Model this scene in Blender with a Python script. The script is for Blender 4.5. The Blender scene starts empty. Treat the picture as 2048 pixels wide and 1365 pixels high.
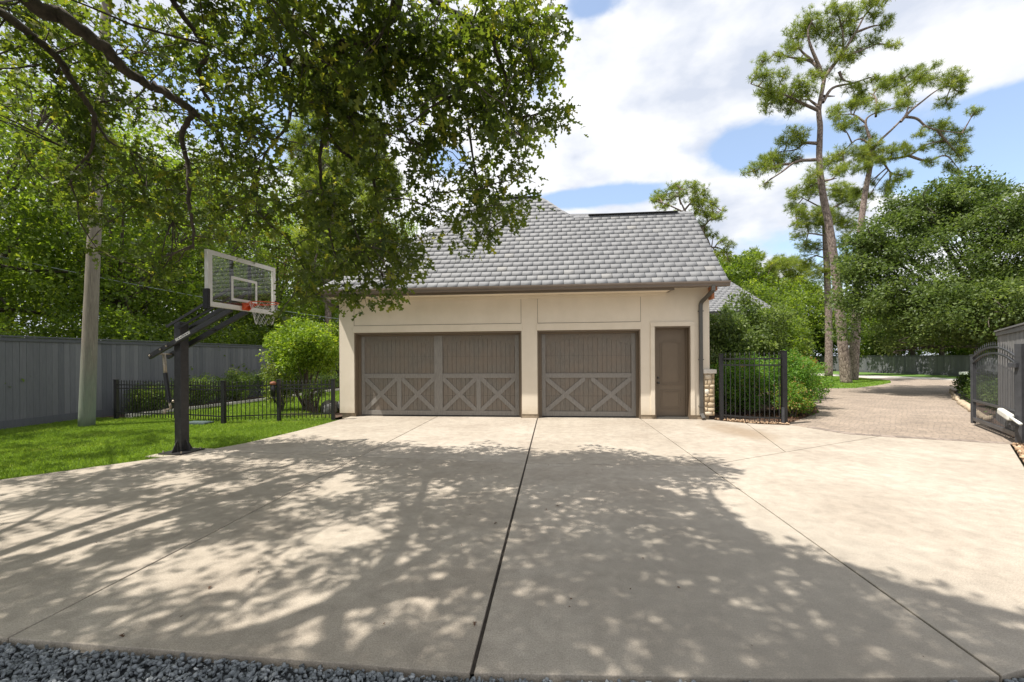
import bpy, bmesh, math, random
import numpy as np
from mathutils import Vector, Matrix, noise as mnoise

scene = bpy.context.scene
COL = scene.collection
rad = math.radians

# ------------------------------------------------------------------ camera
TH = rad(5.64); RO = rad(.38); FPX = 840.0; HC = 1.715
_f = np.array([-math.sin(TH), math.cos(TH), 0.]); _r0 = np.array([math.cos(TH), math.sin(TH), 0.]); _z = np.array([0, 0, 1.])
_R = math.cos(RO)*_r0 - math.sin(RO)*_z
_U = math.cos(RO)*_z + math.sin(RO)*_r0
_C = np.array([0, 0, HC])
cam_d = bpy.data.cameras.new('camera'); cam = bpy.data.objects.new('camera', cam_d); COL.objects.link(cam)
cam.matrix_world = Matrix(((_R[0], _U[0], -_f[0], 0), (_R[1], _U[1], -_f[1], 0), (_R[2], _U[2], -_f[2], HC), (0, 0, 0, 1)))
cam_d.sensor_fit = 'HORIZONTAL'; cam_d.sensor_width = 36; cam_d.lens = FPX/2048*36
cam_d.shift_y = (714.5-682.5)/2048
cam_d.clip_start = .05; cam_d.clip_end = 3000
scene.camera = cam

def ray(x, y): return _f + (x-1024)/FPX*_R + (714.5-y)/FPX*_U
def G(x, y, z=0.):                      # photo point -> point on the ground (or on height z)
    d = ray(x, y); return _C + d*((z-HC)/d[2])
def D(x, y, dep): return _C + ray(x, y)*dep      # photo point at a measured distance

# ------------------------------------------------------------------ sun and sky
SX, SY = .44, .23                       # shadow shift per metre of height
sun_el = math.atan2(1, math.hypot(SX, SY)); sun_az = math.atan2(-SX, -SY)
sd = bpy.data.lights.new('sun', 'SUN'); sd.energy = 4.4; sd.angle = rad(.53); sd.color = (1, .945, .87)
so = bpy.data.objects.new('sun', sd); COL.objects.link(so)
so.rotation_euler = Vector((SX, SY, -1)).to_track_quat('-Z', 'Y').to_euler()
so.location = (-8, -5, 20)

world = bpy.data.worlds.new('World'); scene.world = world; world.use_nodes = True
wn, wl = world.node_tree.nodes, world.node_tree.links
wn.clear()
def wnode(t, **k):
    n = wn.new(t)
    for a, b in k.items(): setattr(n, a, b)
    return n
def wmath(op, a, b=None, c=None, clamp=False):
    n = wnode('ShaderNodeMath', operation=op, use_clamp=clamp)
    for i, v in enumerate((a, b, c)):
        if v is None: continue
        if isinstance(v, (int, float)): n.inputs[i].default_value = v
        else: wl.new(v, n.inputs[i])
    return n.outputs[0]
wout = wnode('ShaderNodeOutputWorld'); bg = wnode('ShaderNodeBackground'); wl.new(bg.outputs[0], wout.inputs[0])
SKY_S = .13
bg.inputs[1].default_value = SKY_S
sky = wnode('ShaderNodeTexSky', sky_type='NISHITA'); sky.sun_disc = False
sky.sun_elevation = sun_el; sky.sun_rotation = sun_az; sky.air_density = 1.15; sky.dust_density = .5; sky.ozone_density = 1.6
tc = wnode('ShaderNodeTexCoord'); sep = wnode('ShaderNodeSeparateXYZ'); wl.new(tc.outputs['Generated'], sep.inputs[0])
az = wmath('ARCTAN2', sep.outputs[0], sep.outputs[1]); el = wmath('ARCSINE', sep.outputs[2])
zc = wmath('MAXIMUM', sep.outputs[2], .06)
pl = wnode('ShaderNodeCombineXYZ')
wl.new(wmath('DIVIDE', sep.outputs[0], wmath('ADD', zc, .18)), pl.inputs[0]); wl.new(wmath('DIVIDE', sep.outputs[1], wmath('ADD', zc, .18)), pl.inputs[1])
def wnoise(scale, detail, rough, dist=0., off=0.):
    m = wnode('ShaderNodeMapping'); m.inputs[1].default_value = (off, off*.7, 0); wl.new(pl.outputs[0], m.inputs[0])
    n = wnode('ShaderNodeTexNoise'); n.inputs['Scale'].default_value = scale; n.inputs['Detail'].default_value = detail
    n.inputs['Roughness'].default_value = rough; n.inputs['Distortion'].default_value = dist
    wl.new(m.outputs[0], n.inputs['Vector']); return n.outputs[0]
def wnoise3(scale, detail, rough, zs, off):
    m = wnode('ShaderNodeMapping'); m.inputs['Scale'].default_value = (1, 1, zs); m.inputs[1].default_value = (off, off, off); wl.new(tc.outputs['Generated'], m.inputs[0])
    n = wnode('ShaderNodeTexNoise'); n.inputs['Scale'].default_value = scale; n.inputs['Detail'].default_value = detail; n.inputs['Roughness'].default_value = rough
    wl.new(m.outputs[0], n.inputs['Vector']); return n.outputs[0]
n1 = wnoise3(5.0, 9, .56, 1.7, 2.1); n2 = wnoise(1.1, 5, .5, 0, 3.3); n3 = wnoise3(7.5, 7, .52, 1.9, 5.3)
blue = None
# openings of blue between the clouds: azimuth, elevation, half sizes (radians), weight
def patch(px, py, sx, sy, w):
    global blue
    d = ray(px, py); d = d/np.linalg.norm(d)
    a0 = math.atan2(d[0], d[1]); e0 = math.asin(d[2])
    da = wmath('DIVIDE', wmath('SUBTRACT', az, a0), sx); de = wmath('DIVIDE', wmath('SUBTRACT', el, e0), sy)
    q = wmath('ADD', wmath('MULTIPLY', da, da), wmath('MULTIPLY', de, de))
    g = wmath('MULTIPLY', wmath('DIVIDE', 1., wmath('ADD', 1., wmath('POWER', q, 1.6))), w)
    blue = g if blue is None else wmath('ADD', blue, g)
for p in ((1235, 388, .17, .022, .85), (1120, 405, .12, .02, .5), (2020, 262, .13, .065, 1.15), (1900, 330, .11, .035, .85), (1530, 290, .08, .035, .75), (1180, 6, .08, .03, .7),
          (1500, 497, .09, .025, .4), (1650, 500, .07, .05, .45), (1090, 180, .05, .05, .35), (900, 330, .05, .04, .5), (560, 230, .15, .12, .75), (360, 180, .09, .08, .4),
          (1480, 300, .05, .03, .5), (1940, 480, .1, .04, .2), (1700, 270, .09, .03, .55), (1300, 460, .1, .02, .3)):
    patch(*p)
cov = wmath('ADD', wmath('SUBTRACT', 1.08, blue), wmath('MULTIPLY', wmath('SUBTRACT', n1, .5), 1.7))
mr = wnode('ShaderNodeMapRange', interpolation_type='SMOOTHSTEP'); wl.new(cov, mr.inputs[0])
mr.inputs[1].default_value = .34; mr.inputs[2].default_value = .74
cr = wnode('ShaderNodeValToRGB'); wl.new(wmath('ADD', wmath('MULTIPLY', n2, .55), wmath('MULTIPLY', n3, .45)), cr.inputs[0])
k = 1/SKY_S
cr.color_ramp.elements[0].position = .42; cr.color_ramp.elements[0].color = (.43*k, .465*k, .54*k, 1)
cr.color_ramp.elements[1].position = .56; cr.color_ramp.elements[1].color = (.66*k, .665*k, .68*k, 1)
mx = wnode('ShaderNodeMix', data_type='RGBA'); wl.new(mr.outputs[0], mx.inputs[0])
tnt = wnode('ShaderNodeMix', data_type='RGBA', blend_type='MULTIPLY'); tnt.inputs[0].default_value = 1; tnt.inputs[7].default_value = (1.0, 1.05, 1.12, 1)
wl.new(sky.outputs[0], tnt.inputs[6]); hz = wnode('ShaderNodeMix', data_type='RGBA'); hz.inputs[0].default_value = .30; hz.inputs[7].default_value = (.47*k, .53*k, .60*k, 1); wl.new(tnt.outputs[2], hz.inputs[6]); wl.new(hz.outputs[2], mx.inputs[6]); wl.new(cr.outputs[0], mx.inputs[7]); wl.new(mx.outputs[2], bg.inputs[0])

scene.view_settings.view_transform = 'Standard'; scene.view_settings.look = 'None'
scene.view_settings.exposure = .74; scene.view_settings.gamma = 1
scene.render.engine = 'CYCLES'
scene.cycles.max_bounces = 8; scene.cycles.diffuse_bounces = 4; scene.cycles.transparent_max_bounces = 8
scene.cycles.use_denoising = True

# ------------------------------------------------------------------ tagging
def tag(o, label=None, cat=None, group=None, kind=None):
    if label: o['label'] = label
    if cat: o['category'] = cat
    if group: o['group'] = group
    if kind: o['kind'] = kind
    return o
def thing(name, label, cat, loc=(0, 0, 0), group=None, rz=0):
    o = bpy.data.objects.new(name, None); o.empty_display_size = .2; COL.objects.link(o)
    o.location = [float(c) for c in loc]; o.rotation_euler = (0, 0, rz)
    return tag(o, label, cat, group)
def link(name, me, mat, parent=None, smooth=False, world_verts=True):
    """links mesh; vertices are given in world space unless world_verts is False"""
    o = bpy.data.objects.new(name, me); COL.objects.link(o)
    if mat: me.materials.append(mat)
    if smooth: me.polygons.foreach_set('use_smooth', [True]*len(me.polygons))
    if parent is not None:
        o.parent = parent
        if world_verts:
            L = parent.location; p = parent
            M = Matrix.Identity(4); ch = []
            while p is not None: ch.append(p); p = p.parent
            for q in reversed(ch): M = M @ Matrix.LocRotScale(q.location, q.rotation_euler, q.scale)
            me.transform(M.inverted())
    return o
def copy_tree(o, parent=None):
    c = o.copy(); COL.objects.link(c); c.parent = parent
    for ch in [x for x in bpy.data.objects if x.parent == o]: copy_tree(ch, c)
    return c

# ------------------------------------------------------------------ mesh helpers
class MB:
    def __init__(s): s.v = []; s.f = []
    def add(s, vs, fs):
        n = len(s.v); s.v += [tuple(float(c) for c in p) for p in vs]; s.f += [tuple(i+n for i in q) for q in fs]
    def box(s, a, b):
        x0, y0, z0 = a; x1, y1, z1 = b
        s.add([(x0,y0,z0),(x1,y0,z0),(x1,y1,z0),(x0,y1,z0),(x0,y0,z1),(x1,y0,z1),(x1,y1,z1),(x0,y1,z1)],
              [(0,3,2,1),(4,5,6,7),(0,1,5,4),(1,2,6,5),(2,3,7,6),(3,0,4,7)])
    def bar(s, p, q, w, h, up=(0, 0, 1), tip=None):
        """box beam from p to q, w wide, h high (along up)"""
        p = Vector(p); q = Vector(q); d = (q-p).normalized(); u = Vector(up); sdv = d.cross(u).normalized(); u = sdv.cross(d).normalized()
        a = sdv*w/2; b = u*h/2
        s.add([p-a-b, p+a-b, p+a+b, p-a+b, q-a-b, q+a-b, q+a+b, q-a+b],
              [(0,1,2,3),(7,6,5,4),(0,4,5,1),(1,5,6,2),(2,6,7,3),(3,7,4,0)])
    def picket(s, x, y, z0, z1, w=.018, tipz=.07, ang=0):
        c, sn = math.cos(ang), math.sin(ang)
        def P(a, b, z): return (x+a*c-b*sn, y+a*sn+b*c, z)
        h = w/2; t = w*.95
        vs = [P(-h,-h,z0),P(h,-h,z0),P(h,h,z0),P(-h,h,z0),P(-h,-h,z1),P(h,-h,z1),P(h,h,z1),P(-h,h,z1),
              P(-t,-t,z1),P(t,-t,z1),P(t,t,z1),P(-t,t,z1),P(0,0,z1+tipz)]
        s.add(vs, [(0,3,2,1),(0,1,5,4),(1,2,6,5),(2,3,7,6),(3,0,4,7),(4,5,9,8),(5,6,10,9),(6,7,11,10),(7,4,8,11),(8,9,12),(9,10,12),(10,11,12),(11,8,12)])
    def tube(s, pts, rs, n=10, cap=True, jit=0, rng=None):
        pts = [Vector(p) for p in pts]
        if isinstance(rs, (int, float)): rs = [rs]*len(pts)
        base = len(s.v); side = None
        for i, p in enumerate(pts):
            t = (pts[min(i+1, len(pts)-1)]-pts[max(i-1, 0)]).normalized()
            if side is None: side = t.orthogonal().normalized()
            side = (side - t*side.dot(t)).normalized(); up = t.cross(side)
            for k_ in range(n):
                a = 2*math.pi*k_/n; r = rs[i]*(1+(rng.uniform(-jit, jit) if jit else 0))
                s.v.append(tuple(p+side*math.cos(a)*r+up*math.sin(a)*r))
        for i in range(len(pts)-1):
            for k_ in range(n):
                a = base+i*n+k_; b = base+i*n+(k_+1) % n
                s.f.append((a, b, b+n, a+n))
        if cap:
            s.f.append(tuple(base+k_ for k_ in reversed(range(n)))); s.f.append(tuple(base+(len(pts)-1)*n+k_ for k_ in range(n)))
    def prism(s, poly, z0, z1, rotxy=None):
        n = len(poly)
        s.add([(p[0], p[1], z0) for p in poly]+[(p[0], p[1], z1) for p in poly],
              [tuple(reversed(range(n))), tuple(range(n, 2*n))]+[(i, (i+1) % n, (i+1) % n+n, i+n) for i in range(n)])
    def prism_xz(s, poly, y0, y1):
        """polygon in x,z counterclockwise seen from -y, extruded from y0 (front) to y1"""
        n = len(poly)
        s.add([(p[0], y0, p[1]) for p in poly]+[(p[0], y1, p[1]) for p in poly],
              [tuple(range(n)), tuple(reversed(range(n, 2*n)))]+[(i, i+n, (i+1) % n+n, (i+1) % n) for i in range(n)])
    def sphere(s, c, r, n=10, m=7, sc=(1, 1, 1)):
        b = len(s.v); c = Vector(c)
        s.v.append(tuple(c+Vector((0, 0, r*sc[2]))))
        for i in range(1, m):
            for k_ in range(n):
                th = math.pi*i/m; a = 2*math.pi*k_/n
                s.v.append((c.x+r*sc[0]*math.sin(th)*math.cos(a), c.y+r*sc[1]*math.sin(th)*math.sin(a), c.z+r*sc[2]*math.cos(th)))
        s.v.append(tuple(c-Vector((0, 0, r*sc[2]))))
        for k_ in range(n): s.f.append((b, b+1+k_, b+1+(k_+1) % n))
        for i in range(m-2):
            for k_ in range(n):
                a = b+1+i*n+k_; q = b+1+i*n+(k_+1) % n; s.f.append((a, a+n, q+n, q))
        e = len(s.v)-1
        for k_ in range(n): s.f.append((e, b+1+(m-2)*n+(k_+1) % n, b+1+(m-2)*n+k_))
    def mesh(s, name):
        me = bpy.data.meshes.new(name); me.from_pydata(s.v, [], s.f); me.update(); return me
    def build(s, name, mat, parent=None, smooth=False, bevel=0, fixn=True):
        me = s.mesh(name)
        if fixn:
            bm = bmesh.new(); bm.from_mesh(me); bmesh.ops.recalc_face_normals(bm, faces=bm.faces); bm.to_mesh(me); bm.free()
        o = link(name, me, mat, parent, smooth)
        if bevel:
            m = o.modifiers.new('bevel', 'BEVEL'); m.width = bevel; m.segments = 2; m.limit_method = 'ANGLE'; m.angle_limit = rad(40)
        return o

def np_mesh(name, V, loops, sizes, tint=None, smooth=False):
    me = bpy.data.meshes.new(name)
    V = np.ascontiguousarray(V, dtype=np.float32); loops = np.ascontiguousarray(loops, dtype=np.int32); sizes = np.asarray(sizes, dtype=np.int32)
    me.vertices.add(len(V)); me.vertices.foreach_set('co', V.ravel())
    me.loops.add(len(loops)); me.loops.foreach_set('vertex_index', loops)
    st = np.concatenate(([0], np.cumsum(sizes)[:-1])).astype(np.int32)
    me.polygons.add(len(sizes)); me.polygons.foreach_set('loop_start', st); me.polygons.foreach_set('loop_total', sizes)
    if tint is not None:
        a = me.attributes.new('tint', 'FLOAT', 'POINT'); a.data.foreach_set('value', np.asarray(tint, dtype=np.float32))
    me.update(calc_edges=True)
    return me
def scatter(name, tmpl_v, tmpl_f, Pn, Mt, tint=None, extra=None):
    """copies of a template: Pn (N,3) positions, Mt (N,3,3) matrices whose COLUMNS are the axes (scaled)"""
    tv = np.asarray(tmpl_v, float); N = len(Pn); k_ = len(tv)
    V = np.einsum('nij,kj->nki', Mt, tv)+Pn[:, None, :]
    fl = np.concatenate([np.array(q) for q in tmpl_f]); sz = np.array([len(q) for q in tmpl_f])
    loops = (fl[None, :]+(np.arange(N)*k_)[:, None]).ravel()
    t = None if tint is None else np.repeat(tint, k_)
    return np_mesh(name, V.reshape(-1, 3), loops, np.tile(sz, N), t)
def unit(a): return a/np.maximum(np.linalg.norm(a, axis=-1, keepdims=True), 1e-9)
def frames(dirs, ups):
    x = unit(dirs); z = unit(ups-(ups*x).sum(-1, keepdims=True)*x); y = np.cross(z, x)
    return np.stack([x, y, z], axis=-1)
def smooth_path(pts, rs, seg=5):
    pts = [np.array(p, float) for p in pts]; out = []; orr = []
    P = [2*pts[0]-pts[1]]+pts+[2*pts[-1]-pts[-2]]
    for i in range(1, len(P)-2):
        for s_ in range(seg):
            t = s_/seg
            out.append(.5*((2*P[i])+(-P[i-1]+P[i+1])*t+(2*P[i-1]-5*P[i]+4*P[i+1]-P[i+2])*t*t+(-P[i-1]+3*P[i]-3*P[i+1]+P[i+2])*t**3))
            orr.append(rs[i-1]*(1-t)+rs[i]*t)
    out.append(pts[-1]); orr.append(rs[-1])
    return out, orr

# ------------------------------------------------------------------ materials
def new_mat(name):
    m = bpy.data.materials.new(name); m.use_nodes = True; nt = m.node_tree; nt.nodes.clear()
    out = nt.nodes.new('ShaderNodeOutputMaterial'); b = nt.nodes.new('ShaderNodeBsdfPrincipled'); nt.links.new(b.outputs[0], out.inputs[0])
    return m, nt, b, out
class NT:
    def __init__(s, nt): s.nt = nt; s.c = nt.nodes.new('ShaderNodeTexCoord').outputs['Object']
    def n(s, t, **k_):
        x = s.nt.nodes.new(t)
        for a, b in k_.items(): setattr(x, a, b)
        return x
    def l(s, a, b): s.nt.links.new(a, b)
    def noise(s, scale, detail=4, rough=.55, sc=(1, 1, 1), dist=0, vec=None, loc=(0, 0, 0)):
        m = s.n('ShaderNodeMapping'); m.inputs['Scale'].default_value = sc; m.inputs['Location'].default_value = loc; s.l(vec or s.c, m.inputs[0])
        x = s.n('ShaderNodeTexNoise'); x.inputs['Scale'].default_value = scale; x.inputs['Detail'].default_value = detail
        x.inputs['Roughness'].default_value = rough; x.inputs['Distortion'].default_value = dist; s.l(m.outputs[0], x.inputs['Vector']); return x.outputs[0]
    def ramp(s, fac, *stops):
        r = s.n('ShaderNodeValToRGB'); s.l(fac, r.inputs[0]); e = r.color_ramp.elements
        while len(e) < len(stops): e.new(.5)
        for i, (p, c) in enumerate(stops):
            e[i].position = p; e[i].color = (*c, 1) if len(c) == 3 else c
        return r.outputs[0]
    def mix(s, fac, a, b, mode='MIX'):
        x = s.n('ShaderNodeMix', data_type='RGBA', blend_type=mode)
        for i, v in ((0, fac), (6, a), (7, b)):
            if isinstance(v, (int, float)): x.inputs[i].default_value = v
            elif isinstance(v, tuple): x.inputs[i].default_value = (*v, 1) if len(v) == 3 else v
            else: s.l(v, x.inputs[i])
        return x.outputs[2]
    def math(s, op, a, b=None, clamp=False):
        x = s.n('ShaderNodeMath', operation=op, use_clamp=clamp)
        for i, v in enumerate((a, b)):
            if v is None: continue
            if isinstance(v, (int, float)): x.inputs[i].default_value = v
            else: s.l(v, x.inputs[i])
        return x.outputs[0]
    def bump(s, h, strength, dist, b):
        x = s.n('ShaderNodeBump'); x.inputs['Strength'].default_value = strength; x.inputs['Distance'].default_value = dist
        s.l(h, x.inputs['Height']); s.l(x.outputs[0], b.inputs['Normal'])
def g3(v): return (v, v, v)
def simple(name, col, rough=.6, metal=0, var=.12, scale=6, bump=.0, bscale=60, sc=(1, 1, 1), spec=None):
    m, nt, b, out = new_mat(name); N = NT(nt)
    lo = tuple(c*(1-var) for c in col); hi = tuple(min(1, c*(1+var)) for c in col)
    N.l(N.ramp(N.noise(scale, 6, .6, sc), (.3, lo), (.7, hi)), b.inputs['Base Color'])
    b.inputs['Roughness'].default_value = rough; b.inputs['Metallic'].default_value = metal
    if spec is not None: b.inputs['Specular IOR Level'].default_value = spec
    if bump: N.bump(N.noise(bscale, 5, .6, sc), bump, .01, b)
    return m
def leaf_mat(name, c0, c1, c2=None, rough=.5, trans=.35, tcol=None, spec=.35):
    m, nt, b, out = new_mat(name); N = NT(nt)
    at = N.n('ShaderNodeAttribute', attribute_name='tint')
    st = [(.0, c0), (.8, c1)]+([(1., c2)] if c2 else [])
    col = N.ramp(at.outputs['Fac'], *st)
    N.l(col, b.inputs['Base Color']); b.inputs['Roughness'].default_value = rough; b.inputs['Specular IOR Level'].default_value = spec
    tr = N.n('ShaderNodeBsdfTranslucent'); N.l(N.mix(1., col, tcol or (2.0, 2.0, .7), 'MULTIPLY'), tr.inputs[0])
    ms = N.n('ShaderNodeMixShader'); ms.inputs[0].default_value = trans
    N.l(b.outputs[0], ms.inputs[1]); N.l(tr.outputs[0], ms.inputs[2]); N.l(ms.outputs[0], out.inputs[0])
    return m

M = {}
M['oak'] = leaf_mat('oak leaf', (.045, .072, .019), (.122, .156, .032), (.26, .25, .05), trans=.55, rough=.4)
M['oak_bark'] = simple('oak bark', (.085, .068, .052), .9, var=.5, scale=14, bump=.9, bscale=30, sc=(1, 1, .5))
M['pine'] = leaf_mat('pine needle', (.10, .145, .035), (.24, .29, .06), (.36, .38, .08), trans=.45, rough=.5)
M['pine_bark'] = None
M['hedge'] = leaf_mat('broad leaf', (.06, .105, .018), (.16, .225, .036), (.27, .32, .055), trans=.5)
M['holly'] = leaf_mat('glossy leaf', (.055, .09, .024), (.135, .18, .045), (.22, .27, .065), tcol=(1.6, 1.75, .9), trans=.38, rough=.5, spec=.35)
M['bush'] = leaf_mat('bright leaf', (.10, .17, .02), (.22, .31, .035), (.38, .42, .06), trans=.4)
M['nandina'] = leaf_mat('shrub leaf', (.06, .14, .02), (.14, .26, .035), (.32, .20, .08), trans=.38)
M['azalea'] = leaf_mat('mound leaf', (.05, .09, .02), (.13, .19, .04), (.25, .27, .07), trans=.35)
M['pink'] = leaf_mat('pink flower', (.35, .10, .10), (.5, .2, .2), trans=.3)
M['redleaf'] = leaf_mat('red leaf', (.25, .02, .02), (.4, .05, .04), trans=.3)
M['grass'] = leaf_mat('grass blade', (.12, .205, .028), (.255, .37, .06), (.44, .49, .14), trans=.35, rough=.5)
M['vine'] = leaf_mat('ground ivy leaf', (.04, .08, .02), (.11, .17, .03), trans=.3)

def mk_pine_bark():
    m, nt, b, out = new_mat('pine bark'); N = NT(nt)
    v = N.n('ShaderNodeTexVoronoi', feature='DISTANCE_TO_EDGE'); mp = N.n('ShaderNodeMapping'); mp.inputs['Scale'].default_value = (9, 9, 3.2)
    N.l(N.c, mp.inputs[0]); N.l(mp.outputs[0], v.inputs['Vector']); v.inputs['Scale'].default_value = 1.2
    col = N.ramp(N.noise(7, 6, .7), (.3, (.17, .125, .10)), (.7, (.36, .29, .25)))
    crk = N.ramp(v.outputs[0], (.0, (.28, .25, .24)), (.12, (1, 1, 1)))
    N.l(N.mix(1., col, crk, 'MULTIPLY'), b.inputs['Base Color']); b.inputs['Roughness'].default_value = .9
    N.bump(v.outputs[0], .8, .03, b); return m
M['pine_bark'] = mk_pine_bark()

def mk_concrete():
    m, nt, b, out = new_mat('driveway concrete'); N = NT(nt)
    a = N.noise(.7, 6, .65); fine = N.noise(95, 3, .7); mid = N.noise(6, 6, .65, dist=.4)
    col = N.ramp(a, (.32, (.35, .30, .24)), (.68, (.46, .408, .335)))
    col = N.mix(.85, col, N.ramp(mid, (.28, g3(.74)), (.72, g3(1.14))), 'MULTIPLY')
    col = N.mix(.75, col, N.ramp(fine, (.30, g3(.62)), (.70, g3(1.28))), 'MULTIPLY')
    oi = N.n('ShaderNodeNewGeometry'); col = N.mix(1., col, N.ramp(oi.outputs['Random Per Island'], (0, (.93, .92, .90)), (1, (1.05, 1.05, 1.06))), 'MULTIPLY')
    col = N.mix(.6, col, N.ramp(N.noise(230, 2, .6), (.34, g3(.6)), (.62, g3(1.2))), 'MULTIPLY')
    # small dark pits and pale spots
    col = N.mix(N.ramp(N.noise(24, 2, .5, loc=(5, 2, 0)), (.70, g3(0)), (.76, g3(.55))), col, (.22, .19, .15))
    # weathered grey area across the near right bays
    sp = N.n('ShaderNodeSeparateXYZ'); N.l(N.c, sp.inputs[0])
    wx = N.math('MULTIPLY', N.math('SUBTRACT', sp.outputs[0], 1.5), .45); wy = N.math('MULTIPLY', N.math('SUBTRACT', sp.outputs[1], 3.2), .38)
    q = N.math('ADD', N.math('MULTIPLY', wx, wx), N.math('MULTIPLY', wy, wy))
    wm = N.math('MULTIPLY', N.math('SUBTRACT', 1.15, N.math('ADD', q, N.math('MULTIPLY', N.noise(2.2, 7, .7), .8)), clamp=True), .75)
    col = N.mix(wm, col, (.25, .225, .185))
    # rust-brown run-off stain below the downspout
    sx = N.math('MULTIPLY', N.math('SUBTRACT', N.math('SUBTRACT', sp.outputs[0], 4.0), N.math('MULTIPLY', N.math('SUBTRACT', 11.2, sp.outputs[1]), .12)), 1.25)
    sy = N.math('MULTIPLY', N.math('SUBTRACT', sp.outputs[1], 10.1), .55)
    q2 = N.math('ADD', N.math('MULTIPLY', sx, sx), N.math('MULTIPLY', sy, sy))
    sm = N.math('MULTIPLY', N.math('SUBTRACT', 1.25, N.math('ADD', q2, N.math('MULTIPLY', N.noise(1.6, 7, .7, (1.5, .5, 1)), 1.1)), clamp=True), .9)
    col = N.mix(sm, col, (.22, .15, .085))
    N.l(col, b.inputs['Base Color']); b.inputs['Roughness'].default_value = .88
    N.bump(N.math('ADD', fine, N.math('MULTIPLY', mid, .6)), .35, .004, b); return m
M['concrete'] = mk_concrete()
def mk_paver():
    m, nt, b, out = new_mat('clay and stone pavers'); N = NT(nt)
    mp = N.n('ShaderNodeMapping'); mp.inputs['Rotation'].default_value = (0, 0, rad(38)); N.l(N.c, mp.inputs[0])
    br = N.n('ShaderNodeTexBrick'); va = N.n('ShaderNodeVectorMath', operation='ADD'); cb_ = N.n('ShaderNodeCombineXYZ'); N.l(N.math('MULTIPLY', N.noise(1.3, 3, .5), .25), cb_.inputs[0]); N.l(N.math('MULTIPLY', N.noise(1.1, 3, .5, loc=(4, 4, 0)), .25), cb_.inputs[1]); N.l(mp.outputs[0], va.inputs[0]); N.l(cb_.outputs[0], va.inputs[1]); N.l(va.outputs[0], br.inputs[0])
    br.inputs['Color1'].default_value = (.325, .265, .208, 1); br.inputs['Color2'].default_value = (.245, .203, .165, 1); br.inputs['Mortar'].default_value = (.17, .14, .115, 1)
    br.inputs['Scale'].default_value = 1; br.inputs['Mortar Size'].default_value = .010; br.inputs['Brick Width'].default_value = .20; br.inputs['Row Height'].default_value = .10; br.inputs['Bias'].default_value = .1
    col = N.mix(.9, br.outputs[0], N.ramp(N.noise(1.1, 6, .65, loc=(3, 1, 0)), (.3, g3(.85)), (.7, g3(1.3))), 'MULTIPLY')
    col = N.mix(.9, col, N.ramp(N.noise(9, 4, .7), (.3, (.80, .78, .75)), (.7, (1.25, 1.22, 1.2))), 'MULTIPLY')
    N.l(col, b.inputs['Base Color']); b.inputs['Roughness'].default_value = .9
    N.bump(br.outputs['Fac'], -.5, .006, b); return m
M['paver'] = mk_paver()
M['road'] = simple('pale road concrete', (.46, .43, .39), .9, var=.12, scale=2, bump=.2)
M['soil'] = simple('lawn soil', (.075, .10, .03), .95, var=.4, scale=3, bump=.4)
M['far_grass'] = simple('far lawn', (.10, .19, .03), .95, var=.3, scale=5, bump=.6, bscale=40)
M['dirt'] = simple('forest floor', (.07, .065, .035), .95, var=.4, scale=1.3, bump=.4)
M['joint'] = simple('joint filler', (.045, .036, .028), .95, var=.4, scale=20)
M['bed'] = simple('bark mulch bed', (.085, .052, .033), .95, var=.5, scale=25, bump=1, bscale=50)
M['mulch'] = leaf_mat('bark chip', (.06, .03, .018), (.16, .085, .045), (.28, .17, .10), trans=.0, rough=.9)
M['pebble'] = leaf_mat('river pebble', (.22, .13, .07), (.46, .33, .21), (.62, .52, .38), trans=.0, rough=.75)
M['gravel'] = leaf_mat('crushed blue stone', (.085, .095, .10), (.26, .28, .295), (.52, .53, .53), trans=.0, rough=.8)
M['gravel_bed'] = simple('stone dust', (.05, .055, .06), .95, var=.4, scale=40, bump=.8)

def mk_stucco():
    m, nt, b, out = new_mat('cream stucco'); N = NT(nt)
    big = N.noise(1.3, 6, .6); streak = N.noise(3, 5, .6, (1, 1, .6))
    col = N.ramp(big, (.3, (.67, .59, .47)), (.7, (.735, .65, .53)))
    col = N.mix(.35, col, N.ramp(streak, (.35, g3(.93)), (.6, g3(1.03))), 'MULTIPLY')
    sz_ = N.n('ShaderNodeSeparateXYZ'); N.l(N.c, sz_.inputs[0]); spl = N.math('ADD', sz_.outputs[2], N.math('MULTIPLY', N.noise(5, 6, .65), .35))
    col = N.mix(1., col, N.ramp(spl, (.26, (.84, .81, .76)), (.50, (1, 1, 1))), 'MULTIPLY')
    N.l(col, b.inputs['Base Color']); b.inputs['Roughness'].default_value = .92
    N.bump(N.noise(160, 4, .7), .35, .004, b); return m
M['stucco'] = mk_stucco()
def mk_wood(name, c0, c1, warm=None):
    m, nt, b, out = new_mat(name); N = NT(nt)
    gr = N.noise(5, 8, .65, (22, 22, 1.2), .4); big = N.noise(1.6, 4, .6, (1, 1, 1))
    col = N.ramp(gr, (.28, c0), (.72, c1))
    if warm: col = N.mix(N.ramp(big, (.4, g3(0)), (.75, g3(.65))), col, warm)
    at = N.n('ShaderNodeAttribute', attribute_name='tint')
    N.l(col, b.inputs['Base Color']); b.inputs['Roughness'].default_value = .72
    N.bump(gr, .4, .004, b); return m
M['door_wood'] = mk_wood('grey stained cedar', (.095, .083, .068), (.225, .20, .168), (.20, .15, .11))
M['door_trim'] = mk_wood('grey stained cedar trim', (.14, .13, .116), (.285, .264, .238))
M['brown'] = simple('taupe painted trim', (.15, .112, .074), .55, var=.06, scale=3)
M['gutter'] = simple('brown gutter paint', (.16, .125, .098), .38, var=.1, scale=3)
M['spout'] = simple('bronze downspout', (.075, .07, .06), .38, var=.1, scale=3, spec=.6)
M['found'] = simple('foundation concrete', (.30, .24, .17), .9, var=.25, scale=8, bump=.5)
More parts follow.
